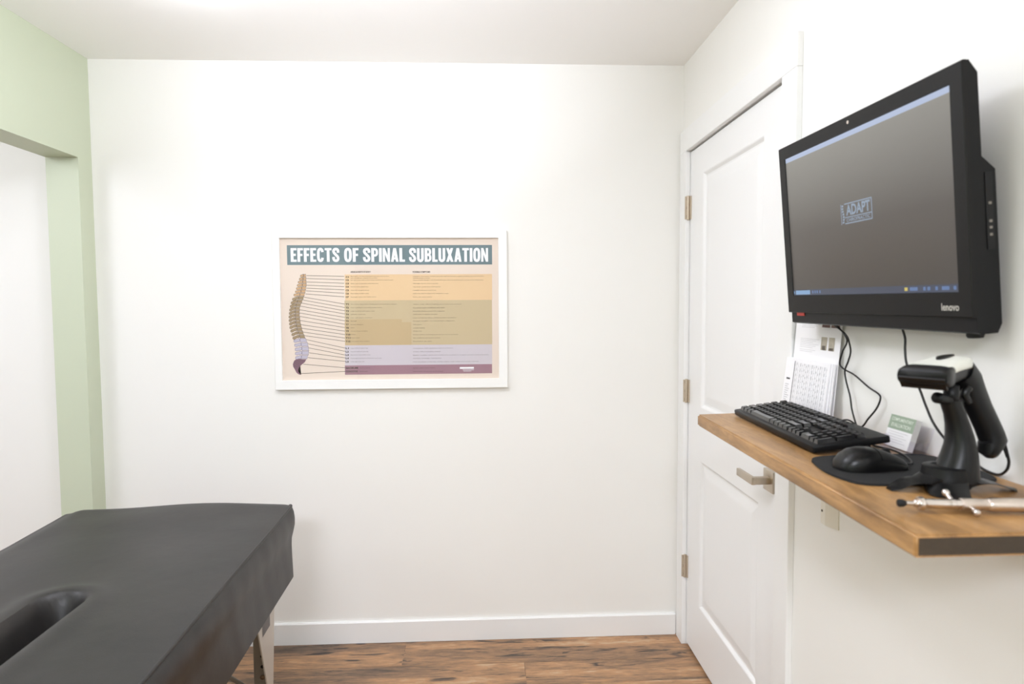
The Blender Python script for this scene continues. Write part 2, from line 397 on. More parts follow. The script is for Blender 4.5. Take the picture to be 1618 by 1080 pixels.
for zc_ in (1.822, 1.075, .338):
    bm = nb(); m = Matrix.Translation((XR-.007, Y1-.0015, zc_-.046))
    lathe(bm, [(.003, -.003), (.0062, -.002), (.0064, 0), (.0064, .0295), (.0054, .030), (.0054, .031), (.0064, .0315), (.0064, .060), (.0054, .0605), (.0054, .0615), (.0064, .062), (.0064, .092), (.0062, .094), (.003, .095)], m, 16)
    box(bm, (XR-.0022, Y1-.016, zc_-.046), (XR+.0028, Y1-.002, zc_+.046))
    box(bm, (XR-.0195, Y1-.001, zc_-.046), (XR-.002, Y1+.003, zc_+.046))
    h = obj('hinge', bm, M['hinge'], door, True, 40)
    for dz in (-.036, 0, .036):
        bm = nb(); box(bm, (XR-.0140, Y1-.0016, zc_+dz-.006), (XR-.0105, Y1-.0008, zc_+dz+.006)); obj('screw', bm, M['darkmetal'], h)
# lever handle
hx = DXF
bm = nb(); box(bm, (hx-.012, 1.7785, .8785), (hx, 1.8415, .9415), .0012, 2); hr = obj('door_handle', bm, M['nickel'], door, True, 35)
bm = nb()
box(bm, (hx-.064, 1.797, .9015), (hx-.010, 1.815, .9235), .003, 3)
obj('handle_neck', bm, M['nickel'], hr, True, 35)
bm = nb(); box(bm, (hx-.066, 1.7965, .901), (hx-.054, 1.911, .924), .002, 2); obj('lever', bm, M['nickel'], hr, True, 35)

# ---------------------------------------------------------------- framed chart
YP = 2.655
fr = thing('framed_poster', 'white framed spinal chart with slate title banner hanging on the back wall', 'poster', (-.379, YB, 1.088))
ox0, ox1, oz0, oz1 = -.8581, .0997, 1.0879, 1.740
ix0, ix1, iz0, iz1 = -.8290, .0640, 1.1262, 1.7095
bm = nb(); yf, yb_, yi = YB-.0215, YB-.0005, YP-.002
O = [(ox0, oz0), (ox1, oz0), (ox1, oz1), (ox0, oz1)]; I = [(ix0, iz0), (ix1, iz0), (ix1, iz1), (ix0, iz1)]
bo = lambda e: [(ox0+e, oz0+e), (ox1-e, oz0+e), (ox1-e, oz1-e), (ox0+e, oz1-e)]
bi = lambda e: [(ix0-e, iz0-e), (ix1+e, iz0-e), (ix1+e, iz1+e), (ix0-e, iz1+e)]
loops = [(O, yb_), (O, yf+.0015), (bo(.0015), yf), (bi(.001), yf), (I, yf+.001), (I, yb_-.004), (bi(.004), yb_)]
for (A, ya), (B, yb2) in zip(loops, loops[1:]+loops[:1]):
    for k in range(4):
        k2 = (k+1) % 4
        poly(bm, [(A[k][0], ya, A[k][1]), (A[k2][0], ya, A[k2][1]), (B[k2][0], yb2, B[k2][1]), (B[k][0], yb2, B[k][1])])
bmesh.ops.remove_doubles(bm, verts=bm.verts, dist=1e-6); bmesh.ops.recalc_face_normals(bm, faces=bm.faces)
obj('frame', bm, M['frame'], fr)
bm = nb(); box(bm, (ix0-.003, YP, iz0-.003), (ix1+.003, YB-.005, iz1+.003)); sheet = obj('printed_chart', bm, M['p_paper'], fr)
bm = nb(); box(bm, (ix0-.002, YP-.0052, iz0-.002), (ix1+.002, YP-.0032, iz1+.002)); obj('glass', bm, M['glass'], fr)
def strip(path, th, closed=False):
    n = len(path); L = []
    for i in range(n):
        a = path[(i-1) % n] if closed or i else path[0]; b = path[(i+1) % n] if closed or i < n-1 else path[-1]
        dx, dy = b[0]-a[0], b[1]-a[1]; q = math.hypot(dx, dy) or 1
        L.append(((path[i][0]-dy/q*th/2, path[i][1]+dx/q*th/2), (path[i][0]+dy/q*th/2, path[i][1]-dx/q*th/2)))
    return [[L[i][0], L[i][1], L[(i+1) % n][1], L[(i+1) % n][0]] for i in range(n if closed else n-1)]
def rc(x0, y0, x1, y1): return [[(x0, y0), (x1, y0), (x1, y1), (x0, y1)]]
def oval(w, th, a0=0, a1=360, n=40, p=.72):
    o = []
    for i in range(n+1):
        t = math.radians(a0+(a1-a0)*i/n); c, s_ = math.cos(t), math.sin(t)
        o.append((w/2+(w-th)/2*math.copysign(abs(c)**p, c), .5+(1.03-th)/2*math.copysign(abs(s_)**p, s_)))
    return o
def spl(pts): return [(v.x, v.y) for v in smoothpath([(a, b, 0) for a, b in pts], 6)]
def letter(ch):
    """condensed bold capitals of the chart's heading, cap height 1"""
    t, h = .205, .165
    if ch == 'E': return .43, rc(0, 0, t, 1)+rc(0, 0, .43, h)+rc(0, .43, .38, .43+h)+rc(0, 1-h, .43, 1)
    if ch == 'F': return .41, rc(0, 0, t, 1)+rc(0, .42, .37, .42+h)+rc(0, 1-h, .41, 1)
    if ch == 'L': return .40, rc(0, 0, t, 1)+rc(0, 0, .40, h)
    if ch == 'T': return .49, rc(.145, 0, .345, 1)+rc(0, 1-h, .49, 1)
    if ch == 'I': return .20, rc(0, 0, .20, 1)
    if ch == 'N': return .52, rc(0, 0, .165, 1)+rc(.355, 0, .52, 1)+[[(0, 1), (.355, 0), (.52, 0), (.165, 1)]]
    if ch == 'A': return .54, [[(0, 0), (.19, 0), (.355, 1), (.17, 1)], [(.54, 0), (.35, 0), (.185, 1), (.37, 1)]]+rc(.13, .17, .41, .31)
    if ch == 'X': return .54, [[(0, 0), (.20, 0), (.53, 1), (.33, 1)], [(.54, 0), (.34, 0), (.01, 1), (.21, 1)]]
    if ch == 'O': return .53, strip(oval(.53, .19)[:-1], .19, True)
    if ch == 'C': return .51, strip(oval(.51, .19, 22, 338), .19)
    if ch == 'U': return .51, strip([(.1, 1), (.1, .6)]+[(.255+.155*math.copysign(abs(math.cos(math.radians(q)))**.8, math.cos(math.radians(q))), .28+.2*math.sin(math.radians(q))) for q in range(180, 361, 10)]+[(.41, .6), (.41, 1)], .195)
    if ch == 'S': return .52, strip(spl([(.425, .655), (.42, .80), (.37, .895), (.26, .92), (.15, .89), (.098, .78), (.13, .655), (.26, .51), (.39, .36), (.425, .22), (.37, .11), (.26, .078), (.15, .11), (.095, .21), (.09, .345)]), .19)
    bowl = lambda y0, y1, xr: strip([(.1, y1), (.24, y1)]+[(.24+(xr-.24)*math.cos(math.radians(q))**.8 if abs(q) < 90 else .24, (y0+y1)/2+(y1-y0)/2*math.copysign(abs(math.sin(math.radians(q)))**.8, q)) for q in range(90, -91, -15)]+[(.24, y0), (.1, y0)], .165)
    if ch == 'P': return .49, rc(0, 0, t, 1)+bowl(.46, .917, .405)
    if ch == 'B': return .50, rc(0, 0, t, 1)+bowl(.53, .917, .40)+bowl(.083, .51, .415)
def heading(bm, word, x0, y0, x1, y1, l):
    gl = [letter(c) for c in word]; tot = sum(w for w, _ in gl)+.062*(len(gl)-1); x = 0
    a, b, c = Q(x0, y1, l), Q(x1, y1, l), Q(x0, y0, l); sx_, sz_ = (b.x-a.x)/tot, c.z-a.z; zb0 = (a.z+b.z)/2; 
    for w, ps in gl:
        for q, p in enumerate(ps):
            f = poly(bm, [(a.x+(x+u)*sx_, a.y-.00002*(q % 45), zb0+v*sz_) for u, v in p]); f.normal_update()
            if f.normal.y > 0: f.normal_flip()
        x += w+.062
def Q(px, py, l=1): return at(px, py, 1, YP-.0003*l)
def quad(bm, x0, y0, x1, y1, l=1, mi=0):
    a, b, c, d = Q(x0, y1, l), Q(x1, y1, l), Q(x1, y0, l), Q(x0, y0, l)
    z0, z1 = (a.z+b.z)/2, (c.z+d.z)/2; xx0, xx1 = (a.x+d.x)/2, (b.x+c.x)/2; y = a.y
    return poly(bm, [(xx0, y, z0), (xx1, y, z0), (xx1, y, z1), (xx0, y, z1)], mi)
def ptext(bm, s, x0, y0, x1, y1, l=2, bold=0, mi=0):
    a, b, c = Q(x0, y1, l), Q(x1, y1, l), Q(x0, y0, l); d = Q(x1, y0, l)
    z0 = (a.z+b.z)/2; h = (c.z+d.z)/2-z0
    put_text(bm, s, (a.x, a.y, z0), (1, 0, 0), (0, 0, 1), b.x-a.x, h, bold, mi)
bm = nb(); quad(bm, 453.5, 387, 777.5, 418, 1, 0); bn = obj('title_banner', bm, M['p_banner'], sheet)
bm = nb()
for wd, a, b in (('EFFECTS', 459.5, 536.5), ('OF', 544, 566.8), ('SPINAL', 573.8, 640), ('SUBLUXATION', 646.5, 771.3)):
    heading(bm, wd, a, 391.6, b, 413.4, 3)
obj('title_lettering', bm, M['p_white'], bn)
bm = nb()
for mi, a, b in ((0, 433, 474), (1, 474, 544.5), (3, 544.5, 576), (4, 576, 590.5)): quad(bm, 545, a, 777.5, b, 1, mi)
quad(bm, 545, 504, 635, 509, 1.5, 2); quad(bm, 545, 509, 650, 544.5, 1.5, 2)
def CX_(x): return 420+x/3.857
def CY_(y): return 350+y/3.857
rowsL = [('C1', 337, 750, 'Blood supply to the head, pituitary gland, scalp, bones of the face, brain', 1330, 'Headaches, nervousness, insomnia, head colds, high blood pressure, migraine headaches, nervous breakdowns'),
 ('C2', 356, 775, 'Eyes, optic nerves, auditory nerves, sinuses, mastoid bones, tongue, forehead', 1325, 'Sinus trouble, allergies, pain around the eyes, earache, fainting spells, certain cases of blindness'),
 ('C3', 377, 685, 'Cheeks, outer ear, face bones, teeth, trifacial nerve', 1050, 'Neuralgia, neuritis, acne or pimples'),
 ('C4', 397, 625, 'Nose, lips, mouth, eustachian tube', 1065, 'Hay fever, runny nose, hearing loss'),
 ('C5', 418, 630, 'Vocal cords, neck glands, pharynx', 1037, 'Laryngitis, hoarseness, sore throat'),
 ('C6', 438, 627, 'Neck muscles, shoulders, tonsils', 1113, 'Stiff neck, pain in upper arm, tonsillitis, cough'),
 ('C7', 459, 672, 'Thyroid gland, bursae in the shoulders, elbows', 1013, 'Bursitis, colds, thyroid conditions'),
 ('T1', 503, 797, 'Arms from the elbows down, including hands, wrists and fingers; esophagus', 1192, 'Asthma, cough, difficult breathing, pain in lower arms and hands'),
 ('T2', 524, 708, 'Heart, including its valves and covering, arteries', 1090, 'Functional heart conditions and chest'),
 ('T3', 545, 663, 'Lungs, bronchial tubes, pleura, chest', 1090, 'Bronchitis, pleurisy, pneumonia, congestion'),
 ('T4', 565, 607, 'Gallbladder, common duct', 1045, 'Gallbladder conditions, jaundice'),
 ('T5', 586, 648, 'Liver, solar plexus, circulation', 1160, 'Liver conditions, fevers, blood pressure problems'),
 ('T6', 605, 552, 'Stomach', 1150, 'Stomach troubles, nervous stomach, indigestion'),
 ('T7', 627, 593, 'Pancreas, duodenum', 950, 'Ulcers, gastritis'), ('T8', 647, 540, 'Spleen', 970, 'Lowered resistance'),
 ('T9', 667, 620, 'Adrenal and suprarenal glands', 950, 'Allergies, hives'),
 ('T10', 688, 547, 'Kidneys', 1172, 'Kidney troubles, hardening of the arteries, chronic tiredness'),
 ('T11', 708, 573, 'Kidneys, ureters', 1063, 'Skin conditions such as acne, eczema'), ('T12', 729, 632, 'Small intestines, lymph circulation', 1012, 'Rheumatism, gas pains'),
 ('L1', 771, 622, 'Large intestines, inguinal rings', 1140, 'Constipation, colitis, dysentery, ruptures or hernias'),
 ('L2', 792, 624, 'Appendix, abdomen, upper leg', 1065, 'Cramps, difficult breathing, acidosis'),
 ('L3', 812, 638, 'Reproductive organs, bladder, knees', 1357, 'Bladder troubles, menstrual troubles such as painful or irregular periods, many knee pains'),
 ('L4', 832, 706, 'Prostate gland, muscles of the lower back, sciatic nerve', 1070, 'Sciatica, lumbago, backaches'),
 ('L5', 853, 602, 'Lower legs, ankles, feet', 1297, 'Poor circulation in the legs, swollen ankles, weak ankles and arches, cold feet'),
 ('SACRUM', 891, 636, 'Hip bones, buttocks', 1032, 'Sacroiliac conditions, spinal curvatures'), ('COCCYX', 912, 620, 'Rectum, anus', 1080, 'Hemorrhoids, pruritus, pain at end of spine')]
for lab, y, e1, t1, e2, t2 in rowsL:
    big = lab in ('SACRUM', 'COCCYX'); cy = CY_(y); tx = 573 if big else 517
    lw = 562 if big else (515 if len(lab) > 2 else 506)
    ptext(bm, lab, CX_(487), cy-1.35, CX_(lw), cy+1.35, 2.5, .05, 5)
    yy = cy-1.0 if lab == 'C1' else cy
    ptext(bm, t1, CX_(tx), yy-.75, CX_(e1), yy+.75, 2.5, 0, 5); ptext(bm, t2, CX_(898), yy-.75, CX_(e2), yy+.75, 2.5, 0, 5)
    if lab == 'C1':
        ptext(bm, 'inner and middle ear, sympathetic nervous system', CX_(517), cy+1.0, CX_(680), cy+2.5, 2.5, 0, 5); ptext(bm, 'amnesia, chronic tiredness', CX_(898), cy+1.0, CX_(1000), cy+2.5, 2.5, 0, 5)
ptext(bm, 'AREAS & PARTS OF BODY', CX_(516), CY_(301), CX_(640), CY_(311), 2.5, .02, 5)
ptext(bm, 'POSSIBLE SYMPTOMS', CX_(895), CY_(301), CX_(1002), CY_(311), 2.5, .02, 5)
quad(bm, CX_(1182), CY_(885), CX_(1268), CY_(896), 2.5, 6); quad(bm, CX_(1200), CY_(901), CX_(1268), CY_(903.5), 2.5, 6); quad(bm, CX_(1204), CY_(909), CX_(1252), CY_(911), 2.5, 6)
obj('nerve_table', bm, [M['p_orange'], M['p_olive'], M['p_tan'], M['p_lav'], M['p_plum'], M['p_text'], M['p_white']], sheet)
# leader lines
lead = [(247, 328, 478, 333), (244, 346, 478, 354), (245, 367, 478, 375), (246, 387, 478, 396), (246, 405, 478, 415), (244, 421, 478, 436), (242, 440, 478, 458),
 (234, 460, 482, 502), (228, 478, 482, 523), (218, 496, 482, 543), (212, 515, 482, 562), (208, 537, 482, 583), (206, 556, 482, 604), (208, 577, 482, 625), (210, 602, 482, 645), (214, 627, 482, 667), (219, 649, 484, 688), (225, 672, 484, 709), (234, 694, 484, 729),
 (245, 718, 484, 770), (252, 743, 484, 790), (258, 768, 484, 812), (262, 798, 484, 830), (256, 828, 484, 851), (228, 868, 484, 890), (210, 925, 484, 912)]
bm = nb()
for a, b, c, d in lead:
    p, q = Q(CX_(a), CY_(b), 1.2), Q(CX_(c), CY_(d), 1.2); e = Vector((0, 0, .0010))
    poly(bm, [p-e, q-e, q+e, p+e])
obj('leader_lines', bm, M['p_rule'], sheet)
# the spine drawing
def interp(tab, y):
    for (y0, x0), (y1, x1) in zip(tab, tab[1:]):
        if y0 <= y <= y1: return x0+(x1-x0)*(y-y0)/(y1-y0)
    return tab[-1][1] if y > tab[-1][0] else tab[0][1]
right = [(320, 243), (385, 247), (430, 240), (470, 228), (520, 207), (560, 205), (610, 210), (660, 222), (700, 237), (740, 255), (780, 262), (810, 260), (840, 248)]
left = [(320, 214), (370, 196), (420, 182), (440, 172), (480, 155), (520, 145), (580, 140), (640, 146), (690, 162), (720, 170), (760, 178), (840, 182)]
levels = [('C', 320, 455, 7), ('T', 455, 712, 12), ('L', 712, 840, 5)]
bm = nb(); mi_of = {'C': 0, 'T': 1, 'L': 2}
def pp(pts, mi, l): poly(bm, [Q(CX_(a), CY_(b), l) for a, b in pts][::-1], mi)
for nm, ya, yb2, n in levels:
    st = (yb2-ya)/n; ln = 5 if nm == 'L' else 4
    for k in range(n):
        y0 = ya+st*k; y1 = y0+st*.82; ym = (y0+y1)/2
        xr = interp(right, ym); xl = interp(left, ym); w = xr-xl; s = (interp(right, y1)-interp(right, y0))
        bw = w*(.42 if nm != 'L' else .5)
        for gr, mi, l in ((1.6, ln, 1.1), (-.4, mi_of[nm], 1.5)):
            pp([(xr-bw-gr, y0-gr), (xr-bw*.5-s*.4, y0+1.4-gr), (xr-s*.5+gr, y0-gr), (xr-1.5+gr*.6, ym), (xr+s*.5+gr, y1+gr), (xr-bw*.5, y1-1.2+gr), (xr-bw+s*.3-gr, y1+gr), (xr-bw+2-gr, ym)], mi, l)
            pp([(xr-bw-2+gr, ym-st*.26-gr), (xr-bw-2+gr, ym+st*.2+gr), (xr-bw-w*.16, ym+st*.42+gr), (xr-bw-w*.3-gr, ym+st*.1), (xr-bw-w*.14, ym-st*.42-gr)], mi, l+.1)
            dr = st*.5 if nm == 'T' else st*.2
            pp([(xl+w*.36+gr, ym-st*.3-gr), (xl+w*.38+gr, ym+st*.26+gr), (xl+w*.12, ym+dr+st*.34+gr), (xl-gr, ym+dr+st*.2), (xl+1-gr, ym+dr-st*.26-gr)], mi, l+.2)
sac = [(247, 838), (238, 855), (225, 866), (210, 878), (200, 892), (196, 908), (202, 920), (215, 930), (213, 933), (200, 930), (186, 918), (176, 898), (167, 884), (165, 868), (172, 848), (184, 838), (200, 834), (222, 838)]
bm2pts = [Q(CX_(a), CY_(b), 1.6) for a, b in sac]
f = poly(bm, bm2pts, 3)
for a, b, c, d in ((172, 858, 196, 874), (178, 850, 204, 866), (190, 842, 214, 858), (170, 874, 190, 884), (204, 838, 226, 850)):
    p, q = Q(CX_(a), CY_(b), 2), Q(CX_(c), CY_(d), 2); e = Vector((0, 0, .0008)); poly(bm, [p-e, q-e, q+e, p+e], 4)
bmesh.ops.triangulate(bm, faces=[f])
for f in bm.faces:
    f.normal_update()
    if f.normal.y > 0: f.normal_flip()
obj('spine_drawing', bm, [M['s_bone'], M['s_olive'], M['s_lav'], M['s_plum'], M['s_line'], M['s_lline']], sheet)
setloc(fr)

# ---------------------------------------------------------------- treatment table
TW, TL_ = .732, 1.85
tdir = Vector((.033, -1, 0)).normalized(); tside = Vector((-tdir.y, tdir.x, 0))      # along towards the camera; across, to the right
torg = Vector((-1.022, 2.168, 0))
TB = .512
tb = thing('treatment_table', 'black vinyl padded treatment table with a lengthwise face slot, on folding legs', 'table', (-1.0, 1.25, 0))
def TPt(u, v, z): return torg + tside*u + tdir*v + Vector((0, 0, z))
def sstep(a, b, x):
    t = min(1, max(0, (x-a)/(b-a))); return t*t*(3-2*t)
def slot_d(u, v):                       # distance to the slot's centre line
    v0, v1 = .722, 1.16
    vv = min(max(v, v0), v1); return math.hypot(u-.030, v-vv)
def ztop(u, v):
    z = .751 + .010*(1-(2*u/TW)**2)
    z -= .009*sstep(TW/2-.06, TW/2, -u)**1.6            # rolled left edge
    z += .006*sstep(.30, .03, v) - .004*sstep(.02, 0, v)                           # rolled head end
    z += .002*math.sin(u*13+1.0)*math.cos(v*6)
    z += .0025*math.sin(v*15+u*9)*sstep(.3, 0, v)
    d = slot_d(u, v)
    z += .006*math.exp(-((d-.076)/.028)**2)
    z -= .12*(1-sstep(.012, .060, d))
    return z
us = [-TW/2+TW*i/100 for i in range(101)]; vs_ = [TL_*(j/185) for j in range(186)]
def corner(u, v, r=.035):
    cu, cv = TW/2-r, r
    if abs(u) > cu and v < cv:
        a, b = abs(u)-cu, cv-v; L = math.hypot(a, b); m = max(a, b)
        if L > 0: a, b = a/L*m, b/L*m
        return (math.copysign(cu+a, u), cv-b)
    return u, v
bm = nb(); G = []
for u in us:
    col = []
    for v in vs_:
        uu, vv = corner(u, v); col.append(bm.verts.new(TPt(uu, vv, ztop(u, v))))
    G.append(col)
for i in range(100):
    for j in range(185): bm.faces.new((G[i][j], G[i+1][j], G[i+1][j+1], G[i][j+1]))
bmesh.ops.recalc_face_normals(bm, faces=bm.faces)
if bm.faces[50].normal.z < 0: bmesh.ops.reverse_faces(bm, faces=bm.faces)
ring = [(i, 0) for i in range(101)] + [(100, j) for j in range(1, 186)] + [(i, 185) for i in range(99, -1, -1)] + [(0, j) for j in range(184, 0, -1)]
cen = Vector((torg + tdir*TL_/2)); prevr = [G[i][j] for i, j in ring]
outw = []
for k, (i, j) in enumerate(ring):
    a = G[ring[k-1][0]][ring[k-1][1]].co; b = G[ring[(k+1) % len(ring)][0]][ring[(k+1) % len(ring)][1]].co
    t = (b-a); n = Vector((t.y, -t.x, 0)).normalized()
    if n.dot(G[i][j].co-cen) < 0 : n = -n
    outw.append(n)
for k in range(len(outw)): pass
for dz, off in ((.006, .004), (.018, .0085), (.034, .0105), (.055, .010), (.078, .005), (.10, .000), (.125, -.001), (.16, .0), (.20, .001), (None, .002)):
    cur = []
    for k, (i, j) in enumerate(ring):
        base = G[i][j].co; s = ring[k]
        z = TB if dz is None else .748-dz - (0.748-base.z)*max(0, 1-dz/.06)
        wr = .0008*math.sin(k*.55+dz*30)*math.sin(k*.13) if dz else 0
        z = max(z, TB)
        p = base + outw[k]*(off+wr); p.z = z
        cur.append(bm.verts.new(p))
    for k in range(len(ring)):
        k2 = (k+1) % len(ring); bm.faces.new((prevr[k], prevr[k2], cur[k2], cur[k]))
    prevr = cur
bm.faces.new(prevr)
bmesh.ops.recalc_face_normals(bm, faces=bm.faces)
cush = obj('cushion', bm, M['vinyl'], tb, True, 42)
# sewn piping along the right and head edges
bm = nb()
pts = [TPt(*corner(TW/2, v), ztop(TW/2, v)+.0005) for v in [0.0, .012, .024, .036]+[.05+.06*k for k in range(30)]]
tube(bm, pts, .0042, 8, sub=4); obj('piping', bm, M['vinyl'], tb, True)
# folding legs
def leg(su, v, detail):
    """post and gusset plate at side su; the plate lies on the outer face"""
    bm = nb()
    u = su*(TW/2-.081); p = TPt(u, v, 0)
    m = axes(p, tside*su, tdir*-1 if su > 0 else tdir, (0, 0, 1))
    box(bm, (-.024, -.016, 0.012), (.024, .016, TB+.004), .002, 1, mtx=m); lg = obj('leg', bm, M['leg_grey'], tb)
    bm = nb(); box(bm, (-.03, -.022, 0), (.03, .022, .022), .004, 2, mtx=m); obj('rubber_foot', bm, M['rubber'], lg)
    bm = nb(); q = TPt(u+su*.0265, v, 0)
    def W(y, z): return q - tdir*(y) + Vector((0, 0, z))
    prism(bm, [W(-.155, TB+.003), W(.052, TB+.003), W(.010, .20), (W(-.004, .12)), W(-.022, .13)], tside*su*.004); obj('gusset_plate', bm, M['alu'], lg)
    if detail:
        bm = nb()
        o1 = q + tside*su*.0045
        def S(y, z): return o1 - tdir*y + Vector((0, 0, z))
        poly(bm, [S(-.090, .395), S(-.012, .395), S(-.012, .455), S(-.090, .455)], 0); poly(bm, [S(-.090, .459), S(-.012, .459), S(-.012, .50), S(-.090, .50)], 1)
        ob = obj('label_sticker', bm, [M['sticker'], M['paper']], lg)
        for k, z in enumerate((.33, .295, .26, .225, .19)):
            bm = nb(); c = TPt(u+.004, v+.0165, z)
            lathe(bm, [(.008, 0), (.008, .002), (.004, .004)] if k > 2 else [(.0055, 0), (.0055, .0006)], axes(c, tside, (0, 0, 1), tdir), 14, mi=0)
            obj('adjustment_bolt' if k > 2 else 'adjustment_hole', bm, M['rubber'] if k < 3 else M['brass'], lg, True, 40)
    return lg
leg(1, .118, True); leg(-1, .118, False); leg(1, 1.62, False); leg(-1, 1.62, False)
bm = nb()
tube(bm, [TPt(TW/2-.128, .125, .185), TPt(-TW/2+.13, .125, TB+.002)], .007, 10, False); obj('brace_rod', bm, M['leg_grey'], tb, True); bm = nb()
tube(bm, [TPt(TW/2-.12, 1.6, .2), TPt(-TW/2+.12, 1.6, TB)], .007, 10, False)
obj('brace_rod', bm, M['leg_grey'], tb, True)
setloc(tb)

# ---------------------------------------------------------------- floating shelf
Z = 1.1435
bm = nb()
pl = [(.5552, 1.6196), (.5278, .7422), (.842, .742), (.842, 1.652)]
prism(bm, [(x, y, Z-.030) for x, y in pl], (0, 0, .030))
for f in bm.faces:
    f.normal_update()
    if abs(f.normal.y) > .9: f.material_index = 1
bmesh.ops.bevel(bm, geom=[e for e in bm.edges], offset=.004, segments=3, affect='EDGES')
tag(obj('wall_shelf', bm, [M['shelf'], M['shaded_endgrain']], None, True, 40), 'thick stained wooden shelf fixed to the right wall beside the door', 'shelf')

# ---------------------------------------------------------------- all-in-one monitor
mc = Vector((.74957, 1.25943, 1.61068)); ma = Vector((.0198916, -.999777, -.0070826)); mb_ = Vector((-.088357, -.008814, .99605)); mn = Vector((-.99589, -.019187, -.088513))
ma = (ma - mn*ma.dot(mn)).normalized(); mb_ = (mb_-mn*mb_.dot(mn)-ma*mb_.dot(ma)).normalized()
def S3(u, v, d=0): return mc + ma*u + mb_*v - mn*d          # d: depth behind the glass
mo = thing('monitor', 'black all-in-one screen mounted on the right wall above the shelf', 'monitor', mc-mn*.05)
BW, BT, BB = .2915, .1932, -.2055
bm = nb()                                                    # housing: side profile swept across the width
prof = [(.004, BT-.001), (.010, BT), (.024, BT-.020), (.025, .045), (.0465, .024), (.0475, -.218), (.040, -.233), (.012, -.233), (.006, -.230), (.006, BB), (.003, BB+.002)]
prism(bm, [S3(-BW+.001, v, d) for d, v in prof], ma*(2*BW-.002)); 
obj('housing', bm, M['black'], mo)
bm = nb()                                                    # bezel ring
sw, sh = .2637, .1639
def ringpts(x0, x1, y0, y1, d): return [S3(x0, y0, d), S3(x1, y0, d), S3(x1, y1, d), S3(x0, y1, d)]
L = [ringpts(-BW, BW, BB, BT, .006), ringpts(-BW, BW, BB, BT, -.0005), ringpts(-BW+.0015, BW-.0015, BB+.0015, BT-.0015, -.002), ringpts(-sw-.001, sw+.001, -sh-.001, sh+.001, -.002), ringpts(-sw, sw, -sh, sh, 0), ringpts(-sw, sw, -sh, sh, .004)]
for A, B in zip(L, L[1:]):
    for k in range(4): poly(bm, [A[k], A[(k+1) % 4], B[(k+1) % 4], B[k]])
bmesh.ops.remove_doubles(bm, verts=bm.verts, dist=1e-6); bmesh.ops.recalc_face_normals(bm, faces=bm.faces)
bz_ = obj('bezel', bm, M['bezel'], mo)
bm = nb(); prism(bm, ringpts(-sw-.0005, sw+.0005, -sh-.0005, sh+.0005, .0035), mn*.003); scr = obj('screen', bm, M['screen'], mo)
def sq(bm, x0, y0, x1, y1, l=1, mi=0): return poly(bm, ringpts(x0, x1, y0, y1, .0005-.0002*l), mi)
bm = nb(); sq(bm, -sw, .1535, sw, sh); obj('title_bar', bm, M['scr_strip'], scr)
bm = nb(); sq(bm, -sw, -sh, sw, -.1505); obj('task_bar', bm, M['scr_task'], scr)
bm = nb(); sq(bm, -.2535, -.162, -.189, -.1525, 2); obj('search_box', bm, M['scr_blue'], scr)
for x0, x1, k in [(-.262, -.258, 'scr_blue')] + [(x, x+.0055, 'scr_icon') for x in (-.180, -.170, -.161, -.150)] + [(.134, .142, 'scr_sun')] + [(a_, b_, 'scr_icon') for a_, b_ in ((.148, .168), (.182, .188), (.192, .199), (.211, .217), (.226, .243), (.252, .258))]:
    bm = nb(); sq(bm, x0, -.160, x1, -.1538, 2); obj('task_bar_icon', bm, M[k], scr)
# logo on the desktop
bm = nb(); x0, x1, y0, y1 = -.0490, .0540, -.0190, .0232; t = .0022
sq(bm, x0+.013, y1-t, x1, y1, 2); sq(bm, x0+.013, y0, x1, y0+t, 2); sq(bm, x1-t, y0, x1, y1, 2); sq(bm, x0+.013, -.0065, x1, -.0046, 2)
def stext(s, a, b, w, h, bold): put_text(bm, s, S3(a, b, 0), ma, mb_, w, h, bold)
stext('ADAPT', x0+.0185, -.0020, x1-x0-.0245, .0215, .03); stext('CHIROPRACTIC', x0+.019, -.0150, x1-x0-.026, .0070, .015)
for k in range(7):                                            # little column of vertebrae at the left of the logo
    yy = y0+.002+k*.0056; xx = x0+.0045+.0016*math.sin(k*.9); poly(bm, [S3(xx, yy, 0), S3(xx+.006, yy+.0006, 0), S3(xx+.006, yy+.0046, 0), S3(xx, yy+.004, 0)])
sq(bm, x0, y0, x0+.0016, y1, 2)
obj('desktop_logo', bm, M['scr_logo'], scr)
bm = nb(); put_text(bm, 'lenovo', S3(.2265, -.1945, -.0026), ma, mb_, .0385, .0125, .02); obj('maker_mark', bm, M['silver_print'], bz_)
bm = nb(); lathe(bm, [(.0035, 0), (.0035, .0006), (.002, .0008)], axes(S3(-.0046, .1805, -.002), ma, mb_, mn), 16); obj('webcam', bm, M['steel2'], bz_, True, 40)
bm = nb(); prism(bm, ringpts(-.263, -.229, -.2135, -.2052, .0055), mn*.0012); obj('red_tab', bm, M['red'], mo)
for uu in (BW-.03,):
    bm = nb(); lathe(bm, [(.004, 0), (.012, .001), (.013, .006), (.011, .010)], axes(S3(uu, -.231, .026), ma, mn, -mb_), 20); obj('rubber_foot', bm, M['rubber'], mo, True, 40)
bm = nb()                                                     # buttons and ports on the near side
for v, h, w in ((.0, .085, .010),): prism(bm, [S3(BW-.0012, v-.10, .028), S3(BW-.0012, v+.02, .028), S3(BW-.0012, v+.02, .040), S3(BW-.0012, v-.10, .040)], ma*.0016)
obj('port_strip', bm, M['blackgloss'], mo)
for v in (-.030, -.058, -.068, -.079):
    bm = nb(); prism(bm, [S3(BW+.0003, v, .032), S3(BW+.0003, v+.004, .032), S3(BW+.0003, v+.004, .0365), S3(BW+.0003, v, .0365)], ma*.0007); obj('port', bm, M['leg_grey'], mo)
